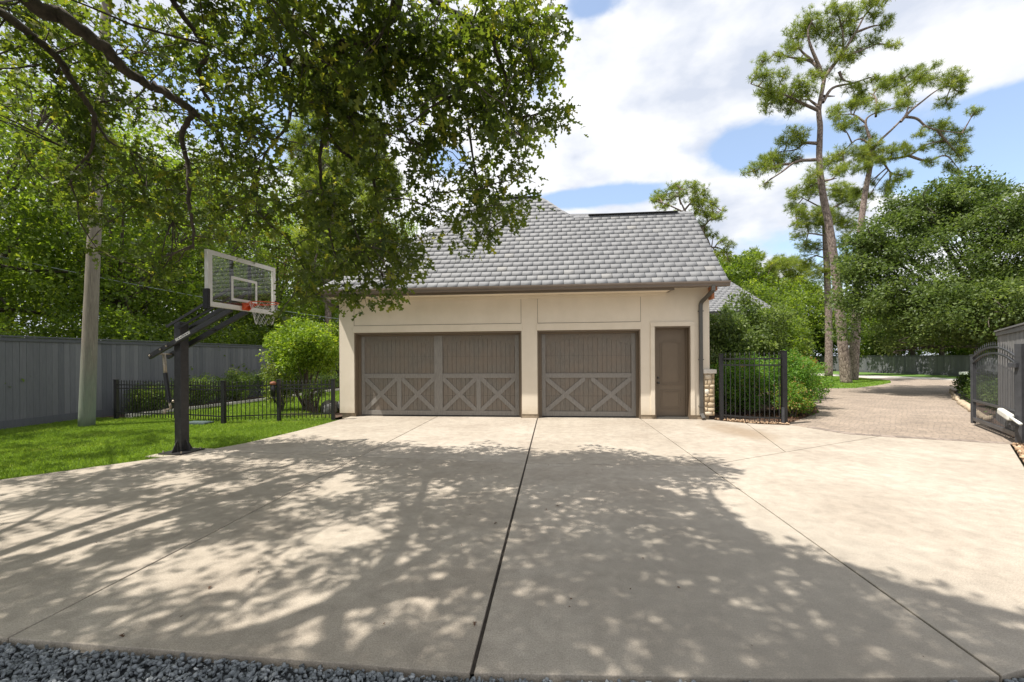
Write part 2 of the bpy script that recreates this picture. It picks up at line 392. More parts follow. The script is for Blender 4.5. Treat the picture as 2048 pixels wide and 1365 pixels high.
M['black'] = simple('black painted metal', (.014, .014, .015), .42, var=.25, scale=10, spec=.5, bump=.1)
M['black_pole'] = simple('weathered black pole', (.022, .021, .021), .45, var=.4, scale=14, spec=.5, bump=.25)
M['gatemetal'] = simple('sunlit tone black gate metal', (.055, .057, .063), .42, var=.3, scale=8, spec=.6)  # black iron lightened to grey: sunlight on the gate is painted into the colour
M['white'] = simple('white paint', (.66, .64, .59), .45, var=.05, scale=6)
M['white_box'] = simple('white plastic', (.72, .73, .68), .4, var=.04, scale=6)
M['orange'] = simple('orange rim paint', (.62, .085, .018), .42, var=.15, scale=12)
M['galv'] = simple('worn steel', (.42, .36, .28), .4, metal=.5, var=.25, scale=20)
M['net'] = simple('white net cord', (.7, .68, .63), .8)
M['rubber'] = simple('black padding', (.012, .012, .014), .7, var=.2)
M['stonecap'] = simple('limestone cap', (.60, .56, .50), .8, var=.08, scale=12, bump=.2)
M['stone'] = leaf_mat('tan field stone', (.33, .25, .155), (.52, .42, .29), (.66, .60, .50), trans=.0, rough=.85)
M['mortar'] = simple('stone mortar', (.42, .34, .24), .95, var=.15, scale=30, bump=.4)
M['copper'] = simple('rusty bracket', (.42, .17, .08), .7, var=.35, scale=25)
M['rust'] = simple('rusty cap', (.20, .07, .035), .7, var=.4, scale=25)
M['slate'] = leaf_mat('slate shingle', (.17, .173, .18), (.222, .225, .23), (.27, .262, .245), trans=.0, rough=.62, spec=.35)
M['slate_back'] = simple('dark roof felt', (.03, .03, .032), .9, var=.2)
M['slate_plain'] = simple('grey slate roof', (.19, .20, .215), .7, var=.2, scale=9, bump=.3)
M['vent'] = simple('dark ridge vent', (.06, .061, .063), .6)
M['wire'] = simple('cable sheath', (.05, .05, .05), .6)
M['wire_pale'] = simple('bare cable', (.32, .36, .37), .4)
def mk_fence(name, c0, c1):
    m, nt, b, out = new_mat(name); N = NT(nt)
    at = N.n('ShaderNodeAttribute', attribute_name='tint')
    col = N.ramp(at.outputs['Fac'], (0, c0), (1, c1))
    gr = N.noise(4, 7, .65, (14, 14, .8), .3)
    col = N.mix(.8, col, N.ramp(gr, (.3, g3(.8)), (.7, g3(1.15))), 'MULTIPLY')
    N.l(col, b.inputs['Base Color']); b.inputs['Roughness'].default_value = .8; N.bump(gr, .4, .005, b); return m
M['fence'] = mk_fence('blue grey stained boards', (.105, .110, .122), (.18, .182, .192))
M['fence_pale'] = mk_fence('pale weathered boards', (.17, .168, .168), (.25, .247, .245))
def mk_pole():
    m, nt, b, out = new_mat('weathered utility pole'); N = NT(nt)
    sp = N.n('ShaderNodeSeparateXYZ'); N.l(N.c, sp.inputs[0])
    gr = N.noise(4, 8, .7, (14, 14, .7), .5)
    col = N.ramp(gr, (.28, (.12, .10, .078)), (.72, (.31, .275, .22)))
    mk = N.math('MULTIPLY', N.math('SUBTRACT', 1.35, N.math('ADD', N.math('MULTIPLY', sp.outputs[2], .38), N.math('MULTIPLY', N.noise(2.5, 5, .6, (2, 2, .6)), .9)), clamp=True), .75)
    col = N.mix(mk, col, (.16, .235, .175))
    N.l(col, b.inputs['Base Color']); b.inputs['Roughness'].default_value = .9; N.bump(gr, .6, .01, b); return m
M['pole'] = mk_pole()
def mk_glass():
    m, nt, b, out = new_mat('clear backboard'); N = NT(nt)
    tr = N.n('ShaderNodeBsdfTransparent'); tr.inputs[0].default_value = (.96, .97, .96, 1)
    gl = N.n('ShaderNodeBsdfGlossy'); gl.inputs['Roughness'].default_value = .02
    ms = N.n('ShaderNodeMixShader'); ms.inputs[0].default_value = .11; N.l(tr.outputs[0], ms.inputs[1]); N.l(gl.outputs[0], ms.inputs[2]); N.l(ms.outputs[0], out.inputs[0])
    return m
M['glass'] = mk_glass()
M['housewall'] = simple('neighbour wall', (.42, .38, .33), .9, var=.1)

# ------------------------------------------------------------------ foliage builders
OAKH = [(0, .014), (.16, .03), (.25, .14), (.32, .13), (.38, .07), (.50, .27), (.60, .30), (.62, .10), (.74, .10), (.84, .21), (.93, .17), (.94, .05), (1.02, 0)]
OAKV = [(x, y, .35*abs(y)-.16*x*x) for x, y in OAKH]+[(x, -y, .35*abs(y)-.16*x*x) for x, y in reversed(OAKH[:-1])]
OAKF = [tuple(range(len(OAKV)))]
QUADV = [(0, 0, 0), (.45, .27, .06), (1, 0, -.04), (.45, -.27, .06)]
QUADF = [(0, 3, 2, 1)]
HEXV = [(0, 0, 0), (.25, .17, .05), (.65, .2, .05), (1, 0, -.03), (.65, -.2, .05), (.25, -.17, .05)]
HEXF = [(0, 5, 4, 3, 2, 1)]

def leaves_at(name, Cn, out, rng, size=.1, tmpl=0, upb=.8, tint=None, droop=.2, sv=.3):
    N_ = len(Cn)
    d = unit(out*.9+rng.normal(0, .75, (N_, 3))+np.array([0, 0, -droop]))
    up = np.array([0, 0, upb])+rng.normal(0, .6, (N_, 3))
    s_ = size*(1+rng.uniform(-sv, sv, N_))
    Mt = frames(d, up)*s_[:, None, None]
    if tint is None: tint = np.clip(rng.beta(2, 2.2, N_), 0, 1)
    tv, tf = ((QUADV, QUADF), (OAKV, OAKF), (HEXV, HEXF))[tmpl]
    return scatter(name, tv, tf, Cn, Mt, tint)

def clump_points(cents, radii, per, rng, shell=.5):
    """leaf positions spread through ellipsoidal clumps"""
    n = len(cents); idx = np.repeat(np.arange(n), per)
    d = unit(rng.normal(0, 1, (len(idx), 3))); r = shell+(1-shell)*rng.random(len(idx)); r = r*np.where(rng.random(len(idx)) < .25, rng.random(len(idx)), 1)
    P_ = cents[idx]+d*r[:, None]*radii[idx]
    return P_, d, idx
def ell_clumps(c, r, n, cr, rng, flat=.6, inner=.35, low=-1.):
    """clump centres filling an irregular ellipsoid"""
    d = unit(rng.normal(0, 1, (n*3, 3))); d = d[d[:, 2] > low][:n]
    rr = inner+(1-inner)*rng.random(len(d))**.55
    lob = np.array([1+.42*mnoise.noise(Vector(tuple(x*3.0+np.array(c)*.37))) for x in d])
    P_ = np.array(c)+d*rr[:, None]*np.array(r)*lob[:, None]
    s_ = cr*(.6+.8*rng.random(len(P_)))
    return P_, np.stack([s_, s_, s_*flat], 1)

def tree(name, label, cat, base, trunk_top, r0, crowns, mat, seed, per=60, leaf=.12, group=None, bark='oak_bark', cr=.8, limbs=9, tmpl=0, lean=None, tintshift=0.):
    """broadleaf tree: tapered trunk, limbs to the clumps, crown of leaves. crowns = [(cx,cy,cz, rx,ry,rz, n)] relative to base"""
    rng = np.random.default_rng(seed); rr = random.Random(seed)
    t = thing(name, label, cat, base, group)
    base = np.array(base, float)
    Pc = []; Rc = []
    for (cx, cy, cz, rx, ry, rz, n) in crowns:
        a, b = ell_clumps(base+np.array([cx, cy, cz]), (rx, ry, rz), n, cr, rng); Pc.append(a); Rc.append(b)
    Pc = np.concatenate(Pc); Rc = np.concatenate(Rc)
    mb = MB(); tt = base+np.array(trunk_top, float)
    mid = (base+tt)/2+np.array([rr.uniform(-.2, .2), rr.uniform(-.2, .2), 0])
    pts, rs = smooth_path([base+np.array([0, 0, -.1]), base+(mid-base)*.12+np.array([0, 0, .1]), mid, tt], [r0*1.35, r0, r0*.8, r0*.6], 5)
    mb.tube(pts, rs, 12, jit=.05, rng=rr)
    pick = rng.choice(len(Pc), min(limbs, len(Pc)), replace=False)
    for i in pick:
        e = Pc[i]; s_ = mid+(tt-mid)*rr.uniform(.1, 1)
        m1 = s_+(e-s_)*.45+np.array([rr.uniform(-.3, .3), rr.uniform(-.3, .3), rr.uniform(.0, .4)])
        p, r_ = smooth_path([s_, m1, e], [r0*.42, r0*.26, r0*.06], 5)
        mb.tube(p, r_, 7, cap=False)
        for _ in range(3):
            j = rng.integers(len(Pc)); e2 = e+unit(rng.normal(0, 1, 3))*rr.uniform(.5, 1.1)
            p, r_ = smooth_path([m1+(e-m1)*rr.uniform(.1, .8), (e+e2)/2, e2], [r0*.14, r0*.08, .008], 3); mb.tube(p, r_, 5, cap=False)
    mb.build('trunk', M[bark], t, smooth=True, fixn=False)
    P_, d, idx = clump_points(Pc, Rc, per, rng)
    ct = rng.normal(0, .12, len(Pc))
    tint = np.clip(rng.beta(2, 2.4, len(P_))+ct[idx]+tintshift, 0, 1)
    link('crown', leaves_at('crown', P_, d, rng, leaf, tmpl, tint=tint), M[mat], t)
    return t

def needle_template(n, rng, w=.066):
    v = []; f_ = []
    for i in range(n):
        d = rng.normal(0, 1, 3); d[2] = d[2]*.8+.35; d = unit(d); s_ = unit(np.cross(d, rng.normal(0, 1, 3)))*w
        b = len(v); v += [tuple(-s_*.5+d*.03), tuple(s_*.5+d*.03), tuple(d*1.0+s_*.25), tuple(d*1.0-s_*.25)]; f_.append((b, b+1, b+2, b+3))
    return v, f_
def pine(name, label, dep, trunk, limbs, pads, seed, r_base, zoom=1, ox=0, oy=0, group=None, dens=92, tl=.21, depth_spread=1.6, tn=26):
    """pine: trunk and limbs follow the given outline at distance dep (metres), needle tufts fill the pads"""
    rng = np.random.default_rng(seed); rr = random.Random(seed)
    q = lambda X, Y: (ox+X/zoom, oy+Y/zoom)
    b = D(*q(*trunk[0][:2]), dep); b[2] = 0
    t = thing(name, label, 'pine tree', b, group)
    mb = MB()
    pp = [D(*q(x, y), dep) for x, y, w in trunk]; pp[0][2] = -.2
    rs = [w/zoom/FPX*dep/2*.79 for x, y, w in trunk]
    p, r_ = smooth_path(pp, rs, 6); mb.tube(p, r_, 14, jit=.04, rng=rr)
    ends = []
    for lb in limbs:
        dd = rr.uniform(-depth_spread, depth_spread)*.6; n = len(lb)
        pts = [D(*q(x, y), dep+dd*(i/(n-1))) for i, (x, y) in enumerate(lb)]
        rb = r_base*(.32 if n > 3 else .24)
        p, r_ = smooth_path(pts, [rb*(1-i/(n-1))*.9+.02 for i in range(n)], 5)
        mb.tube(p, r_, 7, cap=False); ends += p
    ends = np.array(ends+[np.array(x) for x in pp[-2:]])
    T = []; 
    for (x, y, rx, ry) in pads:
        c = D(*q(x, y), dep); sx_ = rx/zoom/FPX*dep; sy_ = ry/zoom/FPX*dep
        near = ends[np.argmin(np.linalg.norm(ends-c, axis=1))]
        dd = float((near-c)@_f)+rng.normal(0, depth_spread*.3); c = c+_f*dd
        n = max(5, int(sx_*sy_*3.14*dens))
        sz_ = (sx_+sy_)/2*.8
        d = unit(rng.normal(0, 1, (n, 3)))*(rng.random((n, 1))**.5)*1.38
        pts = c+d[:, :1]*sx_*_r0+d[:, 1:2]*sz_*_f+d[:, 2:3]*sy_*_z
        T.append(pts)
        # twig to the pad
        m1 = (near+c)/2+np.array([0, 0, rr.uniform(-.1, .2)])
        pth, r_ = smooth_path([near, m1, c], [.05, .035, .018], 4); mb.tube(pth, r_, 5, cap=False)
        for _ in range(min(7, n//3)):
            e = pts[rng.integers(n)]; mb.tube([c+(near-c)*rr.uniform(0, .35), (c+e)/2+np.array([0, 0, -.05]), e], [.022, .015, .008], 4, cap=False)
    mb.build('trunk', M['pine_bark'], t, smooth=True, fixn=False)
    T = np.concatenate(T); N_ = len(T)
    tv, tf = needle_template(tn, rng)
    Mt = frames(unit(rng.normal(0, 1, (N_, 3))*np.array([1, 1, .3])), np.array([0, 0, 1.])+rng.normal(0, .35, (N_, 3)))*(tl*(.7+.6*rng.random(N_)))[:, None, None]
    link('crown', scatter('crown', tv, tf, T, Mt, np.clip(rng.beta(2, 2.2, N_)+.1*np.sin(T[:, 2]*1.7), 0, 1)), M['pine'], t)
    return t

def in_poly(P_, poly):
    x, y = P_[:, 0], P_[:, 1]; ins = np.zeros(len(P_), bool); n = len(poly)
    for i in range(n):
        x0, y0 = poly[i][:2]; x1, y1 = poly[(i+1) % n][:2]
        if y0 == y1: continue
        c = ((y0 > y) != (y1 > y)) & (x < (x1-x0)*(y-y0)/(y1-y0)+x0); ins ^= c
    return ins
def fill_poly(poly, dens, rng):
    a = np.array([p[:2] for p in poly]); lo, hi = a.min(0), a.max(0)
    n = int((hi-lo).prod()*dens); P_ = lo+rng.random((n, 2))*(hi-lo)
    return P_[in_poly(P_, poly)]
def grass(name, label, poly, dens, h, z, seed, mat='grass', w=.012, tintf=None):
    rng = np.random.default_rng(seed); P2 = fill_poly(poly, dens, rng); n = len(P2)
    P_ = np.concatenate([P2, np.full((n, 1), z)], 1)
    lean = rng.normal(0, .42, (n, 3)); lean[:, 2] = 1; hh = h*(.5+.9*rng.random(n))
    Mt = frames(unit(lean), rng.normal(0, 1, (n, 3)))
    tv = [(0, -w/2, 0), (0, w/2, 0), (.6, w*.35, .0), (1, 0, .12), (.6, -w*.35, 0)]
    Mt = Mt.copy(); Mt[:, :, 0] *= hh[:, None]; Mt[:, :, 2] *= hh[:, None]
    nb = np.array([mnoise.noise(Vector((p[0]*1.1, p[1]*1.1, seed))) for p in P2[::40]])
    pt = np.repeat(nb, 40)[:n] if n else np.zeros(0)
    pn = np.array([mnoise.noise(Vector((p[0]*.9, p[1]*.9, 1.))) + .6*mnoise.noise(Vector((p[0]*3.1, p[1]*3.1, 5.))) for p in P2])*.32 if n < 200000 else 0
    tint = np.clip(rng.beta(2, 2, n)*.7+.13+pn, 0, 1)
    o = link(name, scatter(name, tv, [(0, 1, 2, 3, 4)], P_, Mt, tint), M[mat])
    return tag(o, label, 'grass', kind='stuff')
def rocks(name, P_, size, rng, flat=.7, sv=.45):
    bm = bmesh.new(); bmesh.ops.create_icosphere(bm, subdivisions=1, radius=1)
    vs = np.array([tuple(v.co) for v in bm.verts]); fs = [tuple(v.index for v in f_.verts) for f_ in bm.faces]; bm.free()
    vs *= (.72+.5*rng.random((len(vs), 1)))
    n = len(P_); ax = frames(unit(rng.normal(0, 1, (n, 3))), rng.normal(0, 1, (n, 3)))
    sc = size*(1-sv+2*sv*rng.random((n, 1)))*np.stack([np.ones(n), .6+.4*rng.random(n), flat*(.5+.6*rng.random(n))], 1)
    Mt = ax*sc[:, None, :]
    return scatter(name, vs, fs, P_, Mt, rng.beta(2, 2.4, n))

# ------------------------------------------------------------------ ground and paving
def clip(poly, p, n, off):
    """keep the side where (q-p).n > off"""
    out = []
    for i in range(len(poly)):
        a, b = poly[i], poly[(i+1) % len(poly)]
        da = (a[0]-p[0])*n[0]+(a[1]-p[1])*n[1]-off; db = (b[0]-p[0])*n[0]+(b[1]-p[1])*n[1]-off
        if da >= 0: out.append(a)
        if (da >= 0) != (db >= 0):
            t = da/(da-db); out.append((a[0]+(b[0]-a[0])*t, a[1]+(b[1]-a[1])*t))
    return out
def split(poly, p, q, gap):
    dx, dy = q[0]-p[0], q[1]-p[1]; L = math.hypot(dx, dy); n = (-dy/L, dx/L)
    return clip(poly, p, n, gap/2), clip(poly, p, (-n[0], -n[1]), gap/2)
def sheet(name, poly, z, mat, kind='structure', tess=False):
    me = bpy.data.meshes.new(name); me.from_pydata([(p[0], p[1], z) for p in poly], [], [tuple(range(len(poly)))]); me.update()
    if me.polygons[0].normal.z < 0: me.flip_normals()
    return tag(link(name, me, M[mat]), kind=kind)

sheet('ground', [(-400, -300), (500, -300), (500, 700), (-400, 700)], -.10, 'dirt')
OUT = [(-11, 2.4), (-9.4, 3.7), (-7.93, 5.28), (-7.54, 5.79), (-6.92, 6.57), (-6.55, 7.2), (-6.24, 8.0), (-6.04, 9.4), (-5.97, 10.4), (-5.95, 11.2), (-5.95, 12.1), (4.25, 12.1), (4.28, 11.62), (4.6, 11.32),
       (5.05, 11.06), (5.75, 10.90), (5.95, 10.60), (6.32, 9.72), (6.95, 9.44), (7.75, 9.17), (8.6, 8.85), (7.06, 7.07), (6.3, 6.1), (5.7, 4.8), (4.6, 3.6), (3.2, 2.82), (2.57, 2.56), (2.342, 2.475), (1.2, 2.36), (-.458, 2.25), (-3.42, 2.276)]
OUT = OUT[::-1]
GAP = .016
parts = []
L_, Rr = split(OUT, (-.455, 0), (-.455, 12), .026)
La, Lb = split(L_, (-3.37, 0), (-3.37, 12), GAP)
Ra, Rb = split(Rr, (2.36, 0), (2.36, 12), GAP)     # Ra u<2.36, Rb u>2.36
for P_ in (La, Lb): parts += [x for x in split(P_, (-5.64, 7.19), (-.43, 6.76), GAP)]
parts += [x for x in split(Ra, (-.43, 6.76), (2.36, 6.83), GAP)]
up_, dn_ = split(Rb, (2.36, 6.83), (6.49, 9.35), GAP)
parts.append(dn_); parts += [x for x in split(up_, (4.10, 7.94), (4.88, 11.3), GAP)]
mb = MB()
for P_ in parts:
    P_ = [p for i, p in enumerate(P_) if math.hypot(p[0]-P_[i-1][0], p[1]-P_[i-1][1]) > 1e-4]
    if len(P_) > 2: mb.prism(P_, -.09, 0)
dw = mb.build('driveway', M['concrete'], bevel=.006); tag(dw, kind='structure')
sheet('driveway_base', [(p[0]*.995, p[1]*.995+.03) for p in OUT], -.022, 'joint')

# brick paver drive
PAV = [(5.97, 10.61), (6.32, 9.72), (6.95, 9.44), (7.75, 9.17), (8.6, 8.85), (9.0, 8.95), (10.5, 11.5)]+[tuple(G(x, y)[:2]) for x, y in
       [(1960, 834), (1940, 822), (1925, 810), (1908, 797), (1900, 786), (1925, 776), (2000, 775), (2300, 803), (2300, 797), (2048, 771), (1936, 762.5), (1870, 759), (1800, 756.5), (1740, 756.5), (1709, 754.5), (1625, 760), (1560, 770), (1560, 778)]]+[(9, 20), (9.9, 18.2), (9.2, 16.0), (7.9, 13.4), (6.8, 12.2), (5.9, 11.25), (5.75, 10.9)]
sheet('paver_drive', PAV, -.006, 'paver')
# soldier course of edging bricks where the pavers meet the concrete
EDG = [(5.97, 10.61), (6.335, 9.735), (6.96, 9.455), (7.76, 9.185), (8.6, 8.87)]
# edging course
rng = np.random.default_rng(5); mb = MB(); tn = []
for (a, b) in zip(EDG[:-1], EDG[1:]):
    a = np.array(a); b = np.array(b); L = np.linalg.norm(b-a); d = (b-a)/L; n = np.array([-d[1], d[0]]); k_ = int(L/.115)
    for i in range(k_):
        p = a+d*(i*L/k_+.004); q = a+d*((i+1)*L/k_-.006); h = rng.uniform(-.001, .003)
        mb.prism([p+n*.008, q+n*.008, q+n*.21, p+n*.21], -.03, .001+h); tn += [rng.random()]*8
me = mb.mesh('paver_edging'); at = me.attributes.new('tint', 'FLOAT', 'POINT'); at.data.foreach_set('value', np.array(tn, dtype=np.float32))
M['edging'] = mk_fence('edging brick', (.19, .155, .13), (.30, .245, .205))
tag(link('paver_edging', me, M['edging']), kind='structure')

# far road, island, verge
def gp_(pts, z=0.): return [tuple(G(x, y, z)[:2]) for x, y in pts]
ISL = gp_([(1560, 776), (1625, 776.5), (1665, 777), (1710, 776.5), (1755, 771), (1782, 766), (1780, 762), (1740, 758), (1709, 755.5), (1665, 753), (1625, 752), (1560, 751)])
sheet('island_lawn', ISL, -.002, 'far_grass')
RN = [(1500, 751), (1560, 752), (1625, 753), (1709, 756.5), (1740, 758.5), (1800, 758.5), (1870, 761), (1936, 764.5), (2048, 773), (2300, 800)]
RF = [(1500, 743), (1620, 746.5), (1720, 750.5), (1800, 753), (1870, 755.5), (1936, 758.5), (2048, 765), (2300, 785)]
FB = [(1500, 738.5), (1620, 741), (1720, 744.5), (1800, 747.5), (1870, 750), (1936, 753.5), (2048, 759), (2300, 776)]
sheet('road', gp_(RN)+gp_(RF)[::-1], -.010, 'road')
sheet('verge', gp_(RF)+gp_([(2300, 755), (1500, 730)]), -.014, 'far_grass')
grass('island_grass', 'mown green grass of the island around the pine trunks', ISL, 260, .05, -.002, 31, w=.03)

# lawns on the left
LAWN = [(-13.9, 2.0), (-11, 2.35), (-9.45, 3.68), (-7.96, 5.28), (-7.57, 5.80), (-6.95, 6.58), (-6.58, 7.2), (-6.27, 8.0), (-6.07, 9.4), (-6.0, 10.4), (-5.98, 11.3), (-6.4, 11.6), (-6.5, 12.3), (-7.0, 13.0), (-7.5, 26), (-11.0, 26), (-11.4, 21.0), (-12.0, 15), (-12.65, 11.5), (-13.9, 11.0)]
sheet('lawn', LAWN, -.045, 'soil')
rng = np.random.default_rng(77)
NEAR = [(-13.8, 3.2), (-9.5, 3.8), (-7.96, 5.28), (-7.57, 5.80), (-6.95, 6.58), (-6.58, 7.2), (-6.27, 8.0), (-6.07, 9.4), (-6.0, 10.4), (-5.98, 11.2), (-8.7, 10.7), (-12.7, 11.3), (-13.75, 11.2)]
grass('lawn_grass', 'bright green mown lawn between the driveway and the fences', NEAR, 3600, .055, -.045, 33, w=.011)
grass('backyard_grass', 'green lawn seen through the black iron fence left of the garage', [(-8.7, 10.75), (-6.2, 11.2), (-6.45, 11.9), (-6.9, 12.4), (-7.4, 20), (-8, 26), (-11.1, 26), (-11.5, 20.8), (-12.1, 15), (-12.6, 11.6), (-12.5, 11.3)], 1300, .06, -.045, 34, w=.016)
# planting bed along the board fence
sheet('planting_bed', [(-13.75, 11.0), (-12.85, 11.3), (-12.2, 15), (-11.6, 21), (-11.2, 26), (-13.75, 26)], -.03, 'bed')
mb = MB(); EP = [(-12.75, 11.4), (-12.12, 15), (-11.52, 21), (-11.15, 26)]
for a, b in zip(EP[:-1], EP[1:]):
    L = math.hypot(b[0]-a[0], b[1]-a[1]); k_ = int(L/.45)
    for i in range(k_):
        t0, t1 = i/k_, (i+.97)/k_
        mb.bar((a[0]+(b[0]-a[0])*t0, a[1]+(b[1]-a[1])*t0, .0), (a[0]+(b[0]-a[0])*t1, a[1]+(b[1]-a[1])*t1, .0), .17, .16)
tag(mb.build('bed_edging', M['stonecap'], bevel=.012), 'pale concrete edging running between back lawn and planting bed', 'edging')
# bed under the right hand shrubs
BED = [(4.28, 11.64), (4.6, 11.34), (5.05, 11.08), (5.75, 10.92), (5.9, 11.25), (6.8, 12.2), (7.9, 13.4), (9.2, 16.0), (9.9, 18.2), (9.0, 21), (10, 24), (4.3, 24)]
sheet('mulch_bed', BED, -.001, 'bed')
sheet('gravel_bed', [(-12, 2.6), (-3.42, 2.35), (1.2, 2.4), (2.57, 2.6), (4.6, 3.7), (5.9, 4.8), (9, 3), (9, -6), (-12, -6)], -.055, 'gravel_bed')
sheet('right_bed', [(7.10, 7.07), (8.62, 8.83), (9.0, 8.93), (10.6, 11.5), (13.4, 14.85), (16.3, 18.1), (18.7, 20.6), (26, 22), (26, 6), (7.2, 5)], -.012, 'bed')

rng = np.random.default_rng(11)
# crushed stone at the near edge
gp = fill_poly([(-5.2, 1.5), (-5.2, 2.34), (-3.42, 2.262), (-.458, 2.236), (1.2, 2.345), (2.34, 2.46), (3.4, 2.9), (3.6, 2.3), (2.4, 1.6), (0, 1.4)], 3200, rng)
P_ = np.concatenate([gp, (-.040+.022*rng.random((len(gp), 1)))], 1)
tag(link('gravel', rocks('gravel', P_, .0135, rng, .62, .55), M['gravel']), 'loose blue grey crushed gravel at the near edge of the driveway', 'gravel', kind='stuff')
# brown river pebbles at the curved fence and beside the gate
pb = fill_poly([(4.30, 11.72), (4.6, 11.34), (5.05, 11.09), (5.75, 10.93), (5.82, 11.12), (5.2, 11.38), (4.7, 11.62), (4.4, 11.95)], 900, rng)
P_ = np.concatenate([pb, .012+.02*rng.random((len(pb), 1))], 1)
tag(link('river_pebbles', rocks('river_pebbles', P_, .028, rng, .7), M['pebble']), 'tan and brown river pebbles under the curved iron fence', 'pebbles', kind='stuff')
pb = fill_poly([(7.1, 7.05), (8.62, 8.82), (9.3, 8.9), (9.4, 8.2), (8.0, 6.7), (7.4, 6.5)], 420, rng)
P_ = np.concatenate([pb, .0+.02*rng.random((len(pb), 1))], 1)
tag(link('river_pebbles', rocks('river_pebbles', P_, .04, rng, .7), M['pebble']), 'tan pebbles below the arched gate at the right edge', 'pebbles', kind='stuff')
# bark chips
ch = fill_poly([(5.75, 11.1), (5.95, 11.25), (6.8, 12.2), (7.9, 13.4), (9.2, 16.0), (8.2, 16), (6.5, 13.6), (5.2, 12.4)], 500, rng)
n = len(ch); P_ = np.concatenate([ch, .004+.03*rng.random((n, 1))], 1)
tag(link('bark_mulch', leaves_at('bark_mulch', P_, rng.normal(0, 1, (n, 3))*np.array([1, 1, .1]), rng, .055, 0, upb=2.5, droop=0), M['mulch']), 'reddish brown bark mulch under the shrubs by the paver drive', 'mulch', kind='stuff')
# fallen leaves on the concrete
lf = [(1085, 1262+0), (415, 1180), (990, 1330), (1105, 1018), (880, 1180), (238, 1272), (1530, 1080), (700, 1210)]
for k_, (x, y) in enumerate([(1110, 1013), (417, 1180), (996, 1046), (238, 1271), (949, 1254)]):
    g = G(x, y, .004); rngl = np.random.default_rng(k_)
    o = link('fallen_leaf', scatter('fallen_leaf', [(a*.05, b*.05, .03*abs(b)+.004*math.sin(a*3)) for a, b, c in OAKV], OAKF, np.array([g]), frames(np.array([[math.cos(k_*2.), math.sin(k_*2.), 0]]), np.array([[0, 0, 1.]])), np.array([.2])), M['mulch'])
    tag(o, ['small dry leaf lying right of the wide driveway joint', 'dry leaf near the lower left joint of the driveway', 'dry leaf just left of the wide centre joint', 'dry leaf close to the gravel edge at lower left', 'dry leaf beside the near end of the wide joint'][k_], 'leaf', 'dry leaves on the driveway')

rng = np.random.default_rng(21); lp = fill_poly([(-6, 2.4), (2.2, 2.6), (2.6, 8), (-5.5, 9)], 1.5, rng); n = len(lp)
tag(link('leaf_litter', leaves_at('leaf_litter', np.concatenate([lp, np.full((n, 1), .006)], 1), rng.normal(0, 1, (n, 3))*np.array([1, 1, .05]), rng, .022, 0, upb=3, droop=0), M['mulch']), 'tiny dry leaf bits scattered over the shaded concrete', 'leaf litter', kind='stuff')

# ------------------------------------------------------------------ garage
FV = 11.77
gar = thing('garage', 'cream stucco garage with grey slate roof, two carriage doors and a taupe side door', 'garage', (-1.0, FV, 0))
ZW = 3.56
D1 = (-5.80, -.89); D2 = (-.45, 2.37); D3 = (2.745, 3.677); UL, UR = -6.25, 4.18
mb = MB(); TK = .3
def wbox(u0, u1, z0, z1, v0=FV, v1=FV+TK): mb.box((u0, v0, z0), (u1, v1, z1))
wbox(UL, D1[0], .11, ZW); wbox(D1[1], D2[0], .11, ZW); wbox(D2[1], D3[0], .11, ZW); wbox(D3[1], UR, .11, ZW)
wbox(D1[0], D1[1], 2.45, ZW); wbox(D2[0], D2[1], 2.455, ZW); wbox(D3[0], D3[1], 2.52, ZW)
mb.box((UL, FV+TK, .11), (UL+.25, 18.0, ZW)); mb.box((UR-.25, FV+TK, .11), (UR, 15.85, ZW)); mb.box((UL+.25, 17.75, .11), (UR-.25, 18.0, ZW))
# gable end
mb.prism_xz([(0, 0), (1, 0), (1, 1)], 0, 0) if False else None
mb.add([(UR-.02, FV+.02, ZW), (UR-.02, 15.83, ZW), (UR-.02, 13.8, ZW+2.03), (UR-.22, FV+.02, ZW), (UR-.22, 15.83, ZW), (UR-.22, 13.8, ZW+2.03)], [(0, 1, 2), (5, 4, 3), (0, 3, 4, 1), (1, 4, 5, 2), (2, 5, 3, 0)])
wall = mb.build('wall', M['stucco'], gar)
# raised header bands and panel reveals
mb = MB()
e = .022
for (a, b) in ((D1[0]-.03, D1[1]+.02), (D2[0]-.02, D2[1]+.02)): mb.box((a, FV-e, 2.452), (b, FV+.002, 2.648))
mb.build('header_band', M['stucco'], gar, bevel=.004)
mb = MB()
mb.box((2.63, FV-.03, .112), (D3[0]-.003, FV+.002, 2.52)); mb.box((D3[1]+.003, FV-.03, .112), (3.785, FV+.002, 2.52)); mb.box((2.63, FV-.03, 2.523), (3.785, FV+.002, 2.64))
mb.build('door_surround', M['stucco'], gar, bevel=.004)
mb = MB()
for u in (-5.795, -.90, -.435, 2.377): mb.box((u-.006, FV-.003, 2.66), (u+.006, FV+.002, 3.34))
for (a, b) in ((-5.79, -.905), (-.43, 2.372)): mb.box((a, FV-.0035, 2.652), (b, FV+.001, 2.664))
M['reveal'] = simple('stucco control joint', (.26, .21, .16), .9)
mb.build('control_joint', M['reveal'], gar)
mb = MB()
I = .035
for (a, b) in ((UL+.06, D1[0]-.0), (D1[1], D2[0]), (D2[1], D3[0]), (D3[1], UR-.02)):
    mb = MB(); mb.box((a, FV+.03 if a < -6 else FV+.012, -.1), (b, FV+TK, .108)); mb.build('foundation', M['found'], gar)
mb = MB()
mb.box((UL+.06, FV+TK, -.1), (UL+.25, 17.9, .108)); mb.build('foundation', M['found'], gar); mb = MB(); mb.box((UR-.25, FV+TK, -.1), (UR-.04, 15.8, .108)); mb.build('foundation', M['found'], gar)
